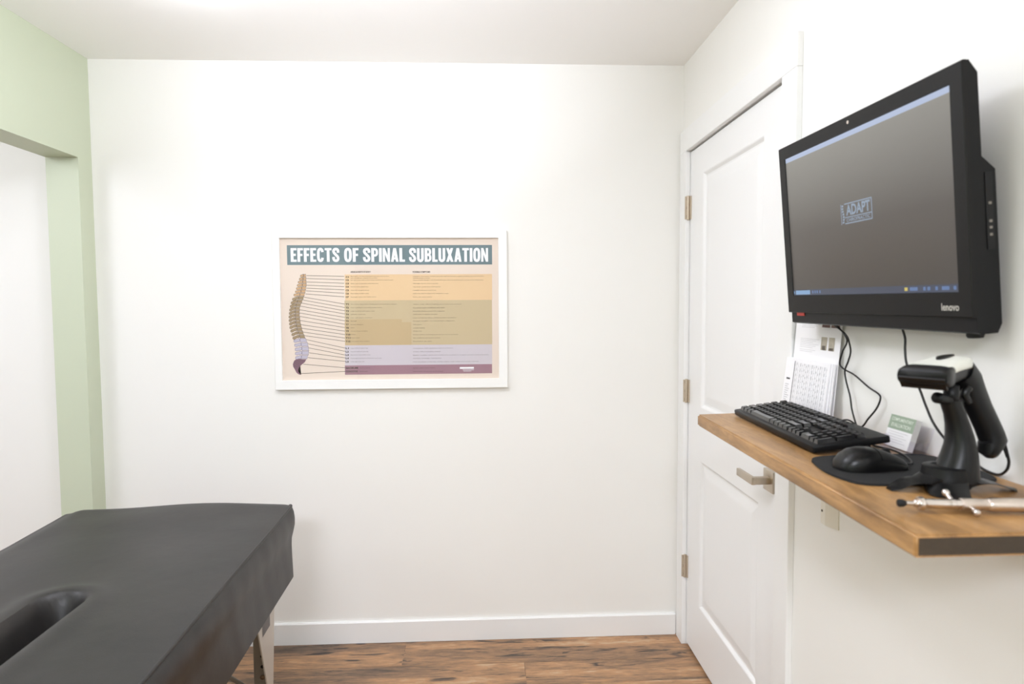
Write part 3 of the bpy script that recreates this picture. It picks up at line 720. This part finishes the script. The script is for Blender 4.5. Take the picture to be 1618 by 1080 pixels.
bm = nb(); mcx = S3(0, -.08, .047); box(bm, (mcx.x-.002, mcx.y-.06, mcx.z-.06), (XR-.0005, mcx.y+.06, mcx.z+.06), .003, 1); obj('wall_bracket', bm, M['black'], mo)
setloc(mo)

# ---------------------------------------------------------------- keyboard
kf = Vector((.641, 1.5875, Z)); kn = Vector((.619, 1.1556, Z))
kx = (kn-kf); KL = kx.length; kx.normalize(); ky = Vector((-kx.y, kx.x, 0)); KD = .146
tilt = math.radians(8.0)
kyt = ky*math.cos(tilt)+Vector((0, 0, math.sin(tilt))); kzt = kx.cross(kyt)
if kzt.z < 0: kzt = -kzt
kb = thing('keyboard', 'black full-size computer keyboard lying on the wooden shelf', 'keyboard', (kf+kn)/2+ky*.07)
K0 = kf + Vector((0, 0, .0010))
def KP(a, b, c): return K0 + kx*a + kyt*b + kzt*c
bm = nb()
km = Matrix((kx, kyt, kzt)).transposed().to_4x4(); km.translation = K0
box(bm, (0, 0, .002), (KL, KD, .016), .003, 2, mtx=km); base = obj('case', bm, M['black'], kb, True, 40)
for xa in (.05, KL-.085):
    bm = nb(); box(bm, (xa, KD-.022, -.0165), (xa+.035, KD-.012, .003), 0, mtx=km); obj('tilt_foot', bm, M['black'], kb)
U = (KL-.016)/22.6; rows_k = []
fr_ = [(0, 1)] + [(2+i+.5*(i//4), 1) for i in range(12)] + [(15.25+i, 1) for i in range(3)]
r1 = [(i, 1) for i in range(13)] + [(13, 2)] + [(15.25+i, 1) for i in range(3)] + [(18.5+i, 1) for i in range(4)]
r2 = [(0, 1.5)] + [(1.5+i, 1) for i in range(12)] + [(13.5, 1.5)] + [(15.25+i, 1) for i in range(3)] + [(18.5+i, 1) for i in range(3)]
r3 = [(0, 1.75)] + [(1.75+i, 1) for i in range(11)] + [(12.75, 2.25)] + [(18.5+i, 1) for i in range(3)]
r4 = [(0, 2.25)] + [(2.25+i, 1) for i in range(10)] + [(12.25, 2.75)] + [(16.25, 1)] + [(18.5+i, 1) for i in range(3)]
r5 = [(0, 1.25), (1.25, 1.25), (2.5, 1.25), (3.75, 6.25), (10, 1.25), (11.25, 1.25), (12.5, 1.25), (13.75, 1.25)] + [(15.25+i, 1) for i in range(3)] + [(18.5, 2), (20.5, 1)]
keys = []
UD = .0188
for r, (rw, b) in enumerate(((r5, 0), (r4, 1), (r3, 2), (r2, 3), (r1, 4), (fr_, 5.25))):
    for x, w in rw: keys.append((x, b, w, 1))
keys += [(21.5, 2, 1, 2), (21.5, 0, 1, 2)]
def key_bm(bm, x, b, w, h):
    a0, a1 = .010+x*U+.0011, .010+(x+w)*U-.0011; b0, b1 = .012+b*UD+.0011, .012+(b+h)*UD-.0011; i = .0029
    lo = [(a0, b0), (a1, b0), (a1, b1), (a0, b1)]; hi = [(a0+i, b0+i*.9), (a1-i, b0+i*.9), (a1-i, b1-i*.6), (a0+i, b1-i*.6)]
    R = [[KP(p, q, .0155) for p, q in lo], [KP(p, q, .0240) for p, q in hi]]
    loft(bm, R, cap=False)
    n = 5; ha0, ha1, hb0, hb1 = a0+i, a1-i, b0+i*.9, b1-i*.6
    V = [[bm.verts.new(KP(ha0+(ha1-ha0)*t/n, y, .0240-.0009*math.sin(PI*t/n))) for y in (hb0, hb1)] for t in range(n+1)]
    for t in range(n): bm.faces.new((V[t][0], V[t+1][0], V[t+1][1], V[t][1]))
    bm.faces.new([bm.verts.new(KP(p, q, .0155)) for p, q in lo[::-1]])
    bmesh.ops.remove_doubles(bm, verts=bm.verts, dist=1e-6); bmesh.ops.recalc_face_normals(bm, faces=bm.faces)
keys.sort(key=lambda k: (-(k[1] == 5.25 and k[0] < 5)))
spare = keys[:len(keys)-100] if len(keys) > 100 else []
for k in keys[len(spare):]:
    bm = nb(); key_bm(bm, *k); obj('key', bm, M['key'], kb, True, 35)
if spare:
    bm = nb()
    for k in spare: key_bm(bm, *k)
    o = obj('far_function_keys', bm, M['key'], kb); o['kind'] = 'stuff'
WX = XR-.012
bm = nb()
kcord = [S3(-.15, -.228, .030)] + [at(px, py, 0, x) for px, py, x in ((1338, 535, .812), (1331, 556, .822), (1327, 574, .826), (1334, 583, .828), (1350, 592, .828), (1372, 611, .829), (1388, 622, .829), (1391, 630, .829), (1385, 645, .829), (1372, 661, .826), (1360, 674, .82))] + [KP(KL*.56, KD+.020, .008), KP(KL*.56, KD-.004, .008)]
tube(bm, kcord, .0019, 8); obj('cord', bm, M['cable'], kb, True)
setloc(kb)

# ---------------------------------------------------------------- mouse mat and mouse
out = [(.5885, 1.106), (.578, 1.065), (.5725, 1.02), (.5795, .976), (.594, .9545), (.633, .947), (.69, .9475), (.745, .950), (.80, .957), (.822, .972), (.833, 1.01), (.835, 1.06), (.830, 1.11), (.812, 1.138), (.77, 1.1435), (.70, 1.142), (.64, 1.139), (.605, 1.129)]
op = smoothpath([(x, y, Z+.0002) for x, y in out]+[(out[0][0], out[0][1], Z+.0002)], 4)[:-1]
bm = nb(); prism(bm, op, (0, 0, .0035)); bmesh.ops.bevel(bm, geom=[e for e in bm.edges if abs(e.verts[0].co.z-e.verts[1].co.z) < 1e-5 and e.verts[0].co.z > Z+.003], offset=.0012, segments=2, affect='EDGES')
tag(obj('mouse_mat', bm, M['pad'], None, True, 40), 'black rounded mouse mat between the keyboard and the scanner stand', 'mouse mat')
ms = thing('computer_mouse', 'black wired computer mouse resting on the mouse mat', 'mouse', (.655, 1.045, Z+.0037))
mz = Z+.0037
mrot = math.radians(4)
def mouse_pt(s, t, h):
    x, y = s*math.cos(mrot)-t*math.sin(mrot), s*math.sin(mrot)+t*math.cos(mrot)
    return Vector((.6555+x, 1.044+y, mz+h))
secs = [(-.0585, .006, .006), (-.0570, .014, .012), (-.052, .0215, .0205), (-.043, .027, .0285), (-.030, .0305, .0345), (-.014, .0315, .0368), (.004, .0300, .0355), (.022, .0285, .0305), (.038, .0280, .0240), (.050, .0265, .0180), (.057, .022, .0135), (.0595, .015, .010)]
def msec(s, w, h, lo=0.0012, k=1.0):
    pts = []
    for i in range(25):
        th = PI*i/24; c, sn = math.cos(th), math.sin(th)
        pts.append(mouse_pt(s, k*w*math.copysign(abs(c)**.75, c), lo+(k*h-lo)*sn**.72))
    for i in range(1, 6): pts.append(mouse_pt(s, -k*w*(1-i/3), lo))
    return pts
bm = nb(); loft(bm, [msec(*s) for s in secs]); obj('body', bm, M['blackgloss'], ms, True, 50)
bm = nb()
for s0, s1, sg in ((.004, .0592, 1), (.004, .0592, -1)):
    rr = []
    for q in range(9):
        s = s0+(s1-s0)*q/8
        for (a, wa, ha), (b, wb, hb) in zip(secs, secs[1:]):
            if a <= s <= b: f = (s-a)/(b-a); w, h = wa+(wb-wa)*f, ha+(hb-ha)*f
        row = []
        for i in range(8):
            th = PI*(.5 - sg*(.03+.34*i/7)); row.append(mouse_pt(s, (w+.0012)*math.copysign(abs(math.cos(th))**.75, math.cos(th)), .0012+(h+.0010-.0012)*math.sin(th)**.72))
        rr.append([bm.verts.new(p) for p in row])
    for a, b in zip(rr, rr[1:]):
        for i in range(7): bm.faces.new((a[i], a[i+1], b[i+1], b[i]))
bmesh.ops.recalc_face_normals(bm, faces=bm.faces)
r = bmesh.ops.solidify(bm, geom=bm.faces[:], thickness=.0010); obj('button', bm, M['black'], ms, True, 50)
bm = nb(); lathe(bm, [(.002, -.003), (.0085, -.0028), (.0092, 0), (.0085, .0028), (.002, .003)], axes(mouse_pt(.030, 0, .0245), (1, 0, 0), (0, 0, 1), (0, -1, 0)), 20); obj('scroll_wheel', bm, M['rubber'], ms, True, 40)
bm = nb()
mcord = [mouse_pt(.058, 0, .0075), mouse_pt(.078, .003, .004)] + [Vector((.752, 1.075, Z+.006)), Vector((.7705, 1.122, Z+.006)), Vector((.7755, 1.165, Z+.0060)), Vector((.7775, 1.215, Z+.0022)), Vector((.788, 1.25, Z+.0022)), Vector((.806, 1.29, Z+.0022)), at(1357, 678, 2, Z+.008), at(1352, 668, 0, .824), at(1346, 646, 0, .828), at(1343, 625, 0, .828), at(1337, 602, 0, .828), at(1335, 585, 0, .826), at(1340, 571, 0, .82), at(1344, 556, 0, .818), at(1342, 542, 0, .812), at(1336, 528, 0, .806), S3(-.165, -.228, .030)]
tube(bm, mcord, .0019, 8); obj('cord', bm, M['cable'], ms, True)
setloc(ms)

# ---------------------------------------------------------------- card holder with cards
hd = thing('card_holder', 'clear acrylic business card holder standing on the shelf against the right wall', 'card holder', (.81, 1.17, Z))
hy0, hy1 = 1.125, 1.222
bm = nb(); hz = Z+.0003
box(bm, (.784, hy0, hz), (.834, hy1, hz+.003)); 
prism(bm, [(.812, hy0, hz+.003), (.815, hy0, hz+.003), (.831, hy0, hz+.052), (.828, hy0, hz+.052)], (0, hy1-hy0, 0))
for a, b in ((hy0, hy0+.018), (hy1-.018, hy1)): prism(bm, [(.788, a, hz+.003), (.7905, a, hz+.003), (.7985, a, hz+.026), (.796, a, hz+.026)], (0, b-a, 0))
for a in (hy0, hy1-.0025): prism(bm, [(.788, a, hz+.003), (.813, a, hz+.003), (.821, a, hz+.026), (.796, a, hz+.026)], (0, .0025, 0))
obj('holder', bm, M['acrylic'], hd)
setloc(hd)
cd = Vector((.016, 0, .054)).normalized(); cn = Vector((-cd.z, 0, cd.x)); cyv = Vector((0, -1, 0))
co = Vector((.7985, 1.2277, Z+.0047)); CW_, CH_ = .0735, .062
for k, th in ((0, .0115),):
    bm = nb()
    def cp(a, b, d): return co + cyv*a + cd*b - cn*d
    prism(bm, [cp(0, 0, 0), cp(CW_, 0, 0), cp(CW_, CH_, 0), cp(0, CH_, 0)], -cn*th)
    cards = tag(obj('business_cards', bm, M['paper']), 'stack of white business cards with a sage green heading in the acrylic holder', 'cards')
bm = nb()
poly(bm, [cp(0, CH_*.55, -.0002), cp(CW_, CH_*.55, -.0002), cp(CW_, CH_, -.0002), cp(0, CH_, -.0002)], 0)
put_text(bm, 'COMPLIMENTARY', cp(CW_*.07, CH_*.82, -.0004), cyv, cd, CW_*.86, CH_*.105, .02, 1); put_text(bm, 'EVALUATION', cp(CW_*.12, CH_*.63, -.0004), cyv, cd, CW_*.76, CH_*.12, .02, 1)
for k in range(5): poly(bm, [cp(CW_*.1, CH_*(.46-.08*k), -.0002), cp(CW_*(.85-.13*(k % 2)), CH_*(.46-.08*k), -.0002), cp(CW_*(.85-.13*(k % 2)), CH_*(.475-.08*k), -.0002), cp(CW_*.1, CH_*(.475-.08*k), -.0002)], 2)
obj('printed_face', bm, [M['cardgreen'], M['cardlight'], M['ink']], cards)

# ---------------------------------------------------------------- papers leaning against the wall
def sheet_thing(name, label, cat, b0, b1, t0, th, prints):
    """b0/b1: bottom far/near corners, t0: top far corner; th: thickness towards the wall"""
    X = (b1-b0); w = X.length; X.normalize(); Y = (t0-b0); Y -= X*Y.dot(X); h = Y.length; Y.normalize(); N = X.cross(Y)
    if N.x > 0: N = -N
    bm = nb(); c = [b0, b0+X*w, b0+X*w+Y*h, b0+Y*h]; prism(bm, c, -N*th, 0)
    o = tag(obj(name, bm, M['paper']), label, cat)
    if prints:
        bm = nb()
        for a0, c0, a1, c1, mi in prints:
            poly(bm, [b0+X*(w*a)+Y*(h*c_)+N*.0004 for a, c_ in ((a0, c0), (a1, c0), (a1, c1), (a0, c1))], mi)
        obj('print', bm, [M['ink'], M['ink_dark'], M['photo_a'], M['photo_b'], M['photo_red']], o)
    return o
pr = []
def para(x0, y, n, dy, x1, dx=.06):
    for k in range(n): pr.append((x0, y-dy*k, x1-dx*((k*7) % 3), y-dy*k+.0035, 0))
para(.14, .945, 6, .0145, .52); para(.14, .865, 5, .0145, .50); para(.14, .700, 6, .0155, .56); para(.14, .60, 2, .0155, .5)
pr += [(.60, .815, .765, .90, 2), (.79, .815, .965, .90, 2), (.60, .815, .765, .835, 4), (.79, .815, .965, .835, 4), (.61, .615, .735, .73, 3), (.77, .615, .89, .73, 3), (.635, .615, .705, .655, 2), (.785, .615, .87, .64, 2)]
zb = Z+.0006
sheet_thing('exercise_sheet', 'tall white printed sheet with small photos leaning behind the shorter pages', 'paper', Vector((.8165, 1.661, zb)), Vector((.8165, 1.445, zb)), Vector((.8395, 1.661, zb+.278)), .0010, pr)
pr = []
for k in range(17):
    x = .22+.045*k; pr.append((x, .05, x+.006, .93, 0)) if k else pr.append((x, .04, x+.013, .95, 1))
    for j in range(9): pr.append((x+.010, .07+.1*j+.013*(k % 3), x+.022, .10+.1*j+.03*(k % 2), 0))
pr += [(.06, .60, .15, .63, 1)] + [(.05, .22+.04*k, .12+.02*(k % 3), .235+.04*k, 0) for k in range(8)]
# the pack of shorter pages: front pages white, one lilac page, last pages white
yF, yN = 1.672, 1.4585
for nm, lb, off, th, dy, prn in (
    ('form_pages', 'white pages of printed columns leaning in front of the tall sheet', 0, .0040, 0, pr),
    ('lilac_pages', 'thin lilac pages tucked between the white pages', .0048, .0022, -.007, None),
    ('blank_pages', 'plain white pages at the back of the short stack of pages', .0078, .0036, -.012, None)):
    sheet_thing(nm, lb, 'paper', Vector((.7995+off, yF+dy, zb)), Vector((.7995+off, yN+dy, zb)), Vector((.8165+off*.75, yF+dy, zb+.1425)), th*.8, prn)

# ---------------------------------------------------------------- scanner stand
st = thing('scanner_stand', 'black plastic stand with spread feet holding the barcode scanner on the shelf', 'stand', (.705, .93, Z))
SY = .93
def sring(cx, cy, cz, rx, ry, n=20, tx=0):
    return [Vector((cx+rx*math.cos(2*PI*k/n), cy+ry*math.sin(2*PI*k/n), cz+tx*rx*math.cos(2*PI*k/n))) for k in range(n)]
def sx(px, py): p = at(px, py, 1, SY); return p.x, p.z
bm = nb(); rings = []
for l, r, py, ry in ((1474, 1543, 757, .030), (1477, 1542, 748, .029), (1484, 1541.5, 734, .027), (1491, 1540, 718, .025), (1496, 1537.5, 702, .022), (1497.5, 1534, 686, .0195), (1496.5, 1529.5, 670, .017), (1494, 1524, 655, .0155), (1489, 1519, 640, .015), (1487, 1517, 632, .014)):
    a, z = sx(l, py); b, _ = sx(r, py); rings.append(sring((a+b)/2, SY, z, (b-a)/2, ry))
loft(bm, rings); obj('stem', bm, M['blackgloss'], st, True, 60)
# base: domed skirt flowing into four feet
tips = [(Vector((.616, .9285, Z)), .012), (Vector((.657, .881, Z)), .019), (Vector((.745, .884, Z)), .019), (Vector((.801, .912, Z)), .010), (Vector((.765, .990, Z+.0038)), .012), (Vector((.650, .985, Z+.0038)), .012)]
tips = [tips[0], (Vector((.676, .8785, Z)), .026), tips[3], (Vector((.735, .993, Z+.0038)), .014)]
cxb = Vector((.7035, SY, 0))
for tip, hw in tips:
    bm = nb(); d = Vector((tip.x-cxb.x, tip.y-cxb.y, 0)); L_ = d.length; d.normalize(); n = Vector((-d.y, d.x, 0)); rr = []
    for q in range(9):
        t = q/8; s = .006+(L_-.006)*t; wid = .027*(1-t)+hw*t
        if t > .9: wid *= .6
        zt = tip.z+.0045+(.0305)*(1-t)**1.35; zb_ = tip.z + (.014*(math.sin(PI*min(1, t*1.02))) if hw < .02 else .002) if t < .98 else tip.z+.0003
        c = Vector((cxb.x, cxb.y, 0))+d*s
        rr.append([c-n*wid+Vector((0, 0, zb_)), c-n*wid+Vector((0, 0, max(zt-.006, zb_+.001))), c-n*wid*.5+Vector((0, 0, zt)), c+n*wid*.5+Vector((0, 0, zt)), c+n*wid+Vector((0, 0, max(zt-.006, zb_+.001))), c+n*wid+Vector((0, 0, zb_))])
    loft(bm, rr); obj('foot', bm, M['blackgloss'], st, True, 50)
bm = nb(); lathe(bm, [(.012, .003), (.034, .004), (.0345, .010), (.0325, .020), (.0312, .027), (.0305, .033), (.027, .0345)], Matrix.Translation((.7045, SY, Z+.002)), 28); obj('base', bm, M['black'], st, True, 50)
# cradle ring under the scanner head
bm = nb()
a = at(1482, 631, 1, .915); b = at(1515, 634, 1, .935)
tube(bm, [a+Vector((-.002, 0, .003)), a*.5+b*.5+Vector((0, 0, .001)), b], lambda t: .0085-.001*t, 14); tube(bm, [a*.35+b*.65+Vector((0, 0, -.006)), at(1503, 609, 1, .925)], .0105, 14, False)
obj('cradle', bm, M['black'], st, True)
setloc(st)

# ---------------------------------------------------------------- barcode scanner
sn = thing('barcode_scanner', 'black and white handheld barcode scanner sitting in its stand', 'scanner', (.69, .925, 1.30))
sh_ = Vector((-.849, -.529, 0)).normalized(); swd = Vector((sh_.y, -sh_.x, 0))     # nose direction; across
hc = Vector((.683, .925, 0))
def superring(s, hw, zl, zh, n=28, p=.55):
    c = hc+sh_*s; zm, hh = (zl+zh)/2, (zh-zl)/2; o = []
    for k in range(n):
        th = 2*PI*k/n; cs, s_ = math.cos(th), math.sin(th)
        o.append(c + swd*(hw*math.copysign(abs(cs)**p, cs)) + Vector((0, 0, zm+hh*math.copysign(abs(s_)**p, s_))))
    return o
head = [(-.074, .010, 1.322, 1.336), (-.071, .017, 1.316, 1.340), (-.060, .0225, 1.311, 1.343), (-.035, .0245, 1.308, 1.343), (-.008, .0255, 1.305, 1.340), (.012, .0275, 1.303, 1.337), (.028, .0315, 1.302, 1.336)]
bm = nb(); loft(bm, [superring(*r) for r in head]); obj('head', bm, M['black'], sn, True, 50)
bm = nb(); loft(bm, [superring(s, w, a, b, 28, .45) for s, w, a, b in ((.010, .0285, 1.305, 1.3375), (.020, .0325, 1.303, 1.3378), (.036, .0350, 1.303, 1.3360), (.046, .0350, 1.3065, 1.3330), (.0505, .0335, 1.3105, 1.3290))])
obj('nose_bumper', bm, M['blackgloss'], sn, True, 50)
bm = nb(); c = hc+sh_*.046
prism(bm, [c+swd*-.031+Vector((0, 0, 1.3035))+sh_*-.006, c+swd*.031+Vector((0, 0, 1.3035))+sh_*-.006, c+swd*.031+Vector((0, 0, 1.3195))+sh_*.006, c+swd*-.031+Vector((0, 0, 1.3195))+sh_*.006], (sh_*.6+Vector((0, 0, -.6)))*.003); obj('scan_window', bm, M['blackgloss'], sn)
bm = nb(); loft(bm, [superring(s, w, a, b, 28, .6) for s, w, a, b in ((-.0755, .010, 1.3305, 1.3385), (-.073, .0185, 1.3265, 1.3430), (-.062, .0245, 1.3245, 1.3462), (-.036, .0265, 1.3235, 1.3465), (-.010, .0275, 1.3225, 1.3435), (.006, .0290, 1.3215, 1.3408), (.018, .0290, 1.3260, 1.3390), (.030, .0270, 1.3300, 1.3378))])
obj('top_shell', bm, M['white_plastic'], sn, True, 50)
bm = nb(); rr = [[hc+sh_*(-.027+.026*math.cos(2*PI*k/20))*1 + swd*(.0075*math.sin(2*PI*k/20)) + Vector((0, 0, z-.004*(-.027+.026*math.cos(2*PI*k/20)+.027)/.026*.35)) for k in range(20)] for z in (1.3435, 1.3472)]
loft(bm, rr); obj('indicator_window', bm, M['blackgloss'], sn, True, 40)
# grip
bm = nb(); gp = [(Vector((.742, .951, 1.322)), .025, .0165), (Vector((.757, .955, 1.306)), .0255, .0165), (Vector((.7635, .955, 1.2876)), .025, .0165), (Vector((.7755, .955, 1.2625)), .0225, .016), (Vector((.7885, .955, 1.2373)), .0225, .016), (Vector((.797, .955, 1.219)), .0245, .016), (Vector((.7975, .953, 1.210)), .0300, .0165), (Vector((.7975, .953, 1.204)), .0310, .016), (Vector((.801, .955, 1.199)), .022, .012)]
rings = []
for i, (p, lx, ly) in enumerate(gp):
    q = gp[min(i+1, len(gp)-1)][0]-gp[max(i-1, 0)][0]; t = q.normalized(); A = (sh_-t*sh_.dot(t)).normalized(); B = t.cross(A)
    rings.append([p+A*(lx*math.copysign(abs(math.cos(2*PI*k/20))**.8, math.cos(2*PI*k/20)))+B*(ly*math.copysign(abs(math.sin(2*PI*k/20))**.8, math.sin(2*PI*k/20))) for k in range(20)])
loft(bm, rings); obj('grip', bm, M['black'], sn, True, 50)
bm = nb(); tg = at(1524, 624, 1, .935)
tube(bm, [tg+Vector((.006, 0, .012)), tg+Vector((-.001, -.001, .002)), tg+Vector((.006, 0, -.012))], .0062, 12); obj('trigger', bm, M['blackgloss'], sn, True)
bm = nb(); tube(bm, [at(1586, 702, 1, .955), at(1590, 714, 1, .955), at(1592, 722, 1, .955)], lambda t: .0036-.0012*t, 12); obj('strain_relief', bm, M['rubber'], sn, True)
bm = nb()
scord = [at(1592, 718, 1, .955), at(1594, 731, 1, .956), at(1590, 743, 1, .962), at(1578, 749.5, 1, .985), at(1560, 744, 1, 1.01), at(1545, 735, 1, 1.03), at(1520, 717, 1, 1.06), at(1494, 694, 1, 1.085), at(1475, 668, 1, 1.11), at(1463, 641, 1, 1.13), at(1452, 612, 1, 1.15), at(1439, 590, 1, 1.165), at(1432, 572, 1, 1.175), at(1430, 552, 1, 1.18), at(1430, 534, 1, 1.18), S3(.078, -.229, .030)]
tube(bm, scord, .0022, 8); obj('cord', bm, M['cable'], sn, True)
setloc(sn)

# ---------------------------------------------------------------- chiropractic instrument on the shelf's near end
ti = thing('adjusting_instrument', 'polished steel adjusting instrument lying on the near end of the shelf', 'instrument', (.69, .825, Z))
a0 = at(1418, 796, 2, Z+.010); a1 = at(1618, 800, 2, Z+.010); tdx = (a1-a0); tdx.z = 0; tdx.normalize()
zax = Vector((0, 0, 1)); tyv = zax.cross(tdx)
tm = axes((a0.x, a0.y, Z+.0117), tyv, zax, tdx)
k = (a1-a0).length/200                                     # metres per picture step, along the tool
bm = nb(); lathe(bm, [(.002, 0), (.0045, .0005), (.0053, .002), (.0050, 9*k), (.0042, 11*k), (.0036, 13*k)], tm, 20); obj('rubber_tip', bm, M['rubber'], ti, True, 40)
bm = nb()
lathe(bm, [(.0028, 12*k), (.0028, 26*k), (.0042, 26.2*k), (.0048, 27*k), (.0048, 32*k), (.0088, 32.5*k), (.0092, 34*k), (.0092, 40*k), (.0085, 41*k), (.0070, 43*k), (.0066, 45*k), (.0064, 62*k), (.0066, 82*k), (.0069, 83*k), (.0069, 90*k), (.0062, 91*k), (.0066, 100*k), (.0078, 101*k)], tm, 28)
obj('barrel', bm, M['steel'], ti, True, 40)
bm = nb(); lathe(bm, [(.0070, 100*k), (.0082, 101*k), (.0082, 128*k), (.0076, 129*k), (.0076, 142*k), (.0084, 143*k), (.0092, 146*k), (.0094, 232*k), (.0088, 236*k), (.003, 237*k)], tm, 28); obj('body', bm, M['steel2'], ti, True, 40)
def pin(s, ang, ln):
    d = (tyv*math.cos(ang)+zax*math.sin(ang)); c = Vector((a0.x, a0.y, Z+.0117))+tdx*(s*k)
    bm = nb(); m = axes(c, tdx, d.cross(tdx), d)
    lathe(bm, [(.0028, .003), (.0028, ln-.004), (.0040, ln-.003), (.0048, ln), (.0044, ln+.003), (.0022, ln+.0048)], m, 16); obj('finger_pin', bm, M['steel'], ti, True, 40)
pin(91, math.radians(25), .022); pin(113, math.radians(198), .0185)
setloc(ti)

# ---------------------------------------------------------------- wall plate under the shelf
bm = nb()
yA, yM, yBp, z0p, z1p = 1.507, 1.4835, 1.449, .890, 1.005
prism(bm, [(XR, yA, z0p), (XR-.015, yA-.002, z0p), (XR-.016, yM, z0p), (XR-.003, yBp, z0p), (XR, yBp, z0p)], (0, 0, z1p-z0p))
wp = tag(obj('switch_plate', bm, M['plate_plastic']), 'small white plate with a screw on the right wall just below the shelf', 'wall plate')
bm = nb(); lathe(bm, [(.0032, 0), (.0030, .0008), (.001, .0011)], axes((XR-.0155, 1.498, .9225), (0, 1, 0), (0, 0, 1), (-1, 0, 0)), 12); obj('screw', bm, M['darkmetal'], wp, True, 40)

# ---------------------------------------------------------------- light: ceiling lamps of both rooms, plus added unseen fill lights
def disc_light(name, x, y, power, size=.17, col=(1, .99, .975)):
    l = bpy.data.lights.new(name, 'AREA'); l.shape = 'DISK'; l.size = size; l.energy = power; l.color = col
    o = bpy.data.objects.new(name, l); C.objects.link(o); o.location = (x, y, ZC-.004); return o
def ball_light(name, x, y, z, power, r=.08, col=(1, .99, .975)):
    l = bpy.data.lights.new(name, 'POINT'); l.shadow_soft_size = r; l.energy = power; l.color = col
    o = bpy.data.objects.new(name, l); C.objects.link(o); o.location = (x, y, z); return o
WB = (.960, .995, 1.12)
ball_light('lamp_and_fill_light', -.42, 1.52, 2.26, 11.5, .09, WB)
ball_light('lamp_and_fill_light', -.85, .65, 2.25, 3.5, .08, WB)  # added fill, brightens the green header
ball_light('lamp_and_fill_light', -.40, 1.10, 2.22, 3, .09, WB)  # added fill, evens out the back wall
ball_light('lamp_and_fill_light',   .30, 1.45, 2.30, 2.2, .09, WB)  # added fill for the right side of the room
ball_light('lamp_and_fill_light', -1.20, 1.70, 2.30, 1.6, .07, WB)  # added fill, power fitted to the wall brightness
ball_light('lamp_and_fill_light', -.90, 2.00, 2.30, 1, .06, WB)  # weak added fill, fitted the same way
disc_light('lamp_and_fill_light', -1.10, 1.30, 2.5, .17, WB)
disc_light('lamp_and_fill_light', -.35, -1.60, 100, .9, WB)  # large unseen fill added behind the camera
ball_light('lamp_and_fill_light', -2.60, 1.20, 2.2, 37, .3, WB)
disc_light('lamp_and_fill_light', -2.60, .10, 9, .3, WB)
fl = bpy.data.lights.new('bounce_fill', 'AREA'); fl.shape = 'DISK'; fl.size = .14; fl.energy = 8; fl.color = WB; fl.spread = math.radians(66)  # added unseen light, aimed up to brighten the ceiling
fo = bpy.data.objects.new('bounce_fill', fl); C.objects.link(fo); fo.location = (-.12, .0, 1.6)
fo.rotation_euler = (Vector((-.30, 1.15, ZC))-Vector(fo.location)).to_track_quat('-Z', 'Y').to_euler()
w = bpy.data.worlds.new('world'); sc.world = w; w.use_nodes = True
w.node_tree.nodes['Background'].inputs['Color'].default_value = (.9, .95, 1, 1); w.node_tree.nodes['Background'].inputs['Strength'].default_value = .1

# ---------------------------------------------------------------- camera
cam = bpy.data.cameras.new('camera'); co_ = bpy.data.objects.new('camera', cam); C.objects.link(co_)
cam.sensor_width = 36; cam.lens = F/1618*36; cam.clip_start = .02
co_.matrix_world = axes(ORG, rt, up, -fw)
cam.dof.use_dof = True; cam.dof.focus_distance = 2.55; cam.dof.aperture_fstop = 4.5
sc.camera = co_
sc.view_settings.view_transform = 'Standard'; sc.view_settings.look = 'None'; sc.view_settings.exposure = .0; sc.view_settings.gamma = 1
sc.view_settings.use_curve_mapping = False
sc.cycles.max_bounces = 12; sc.cycles.diffuse_bounces = 8
sc.cycles.use_denoising = True
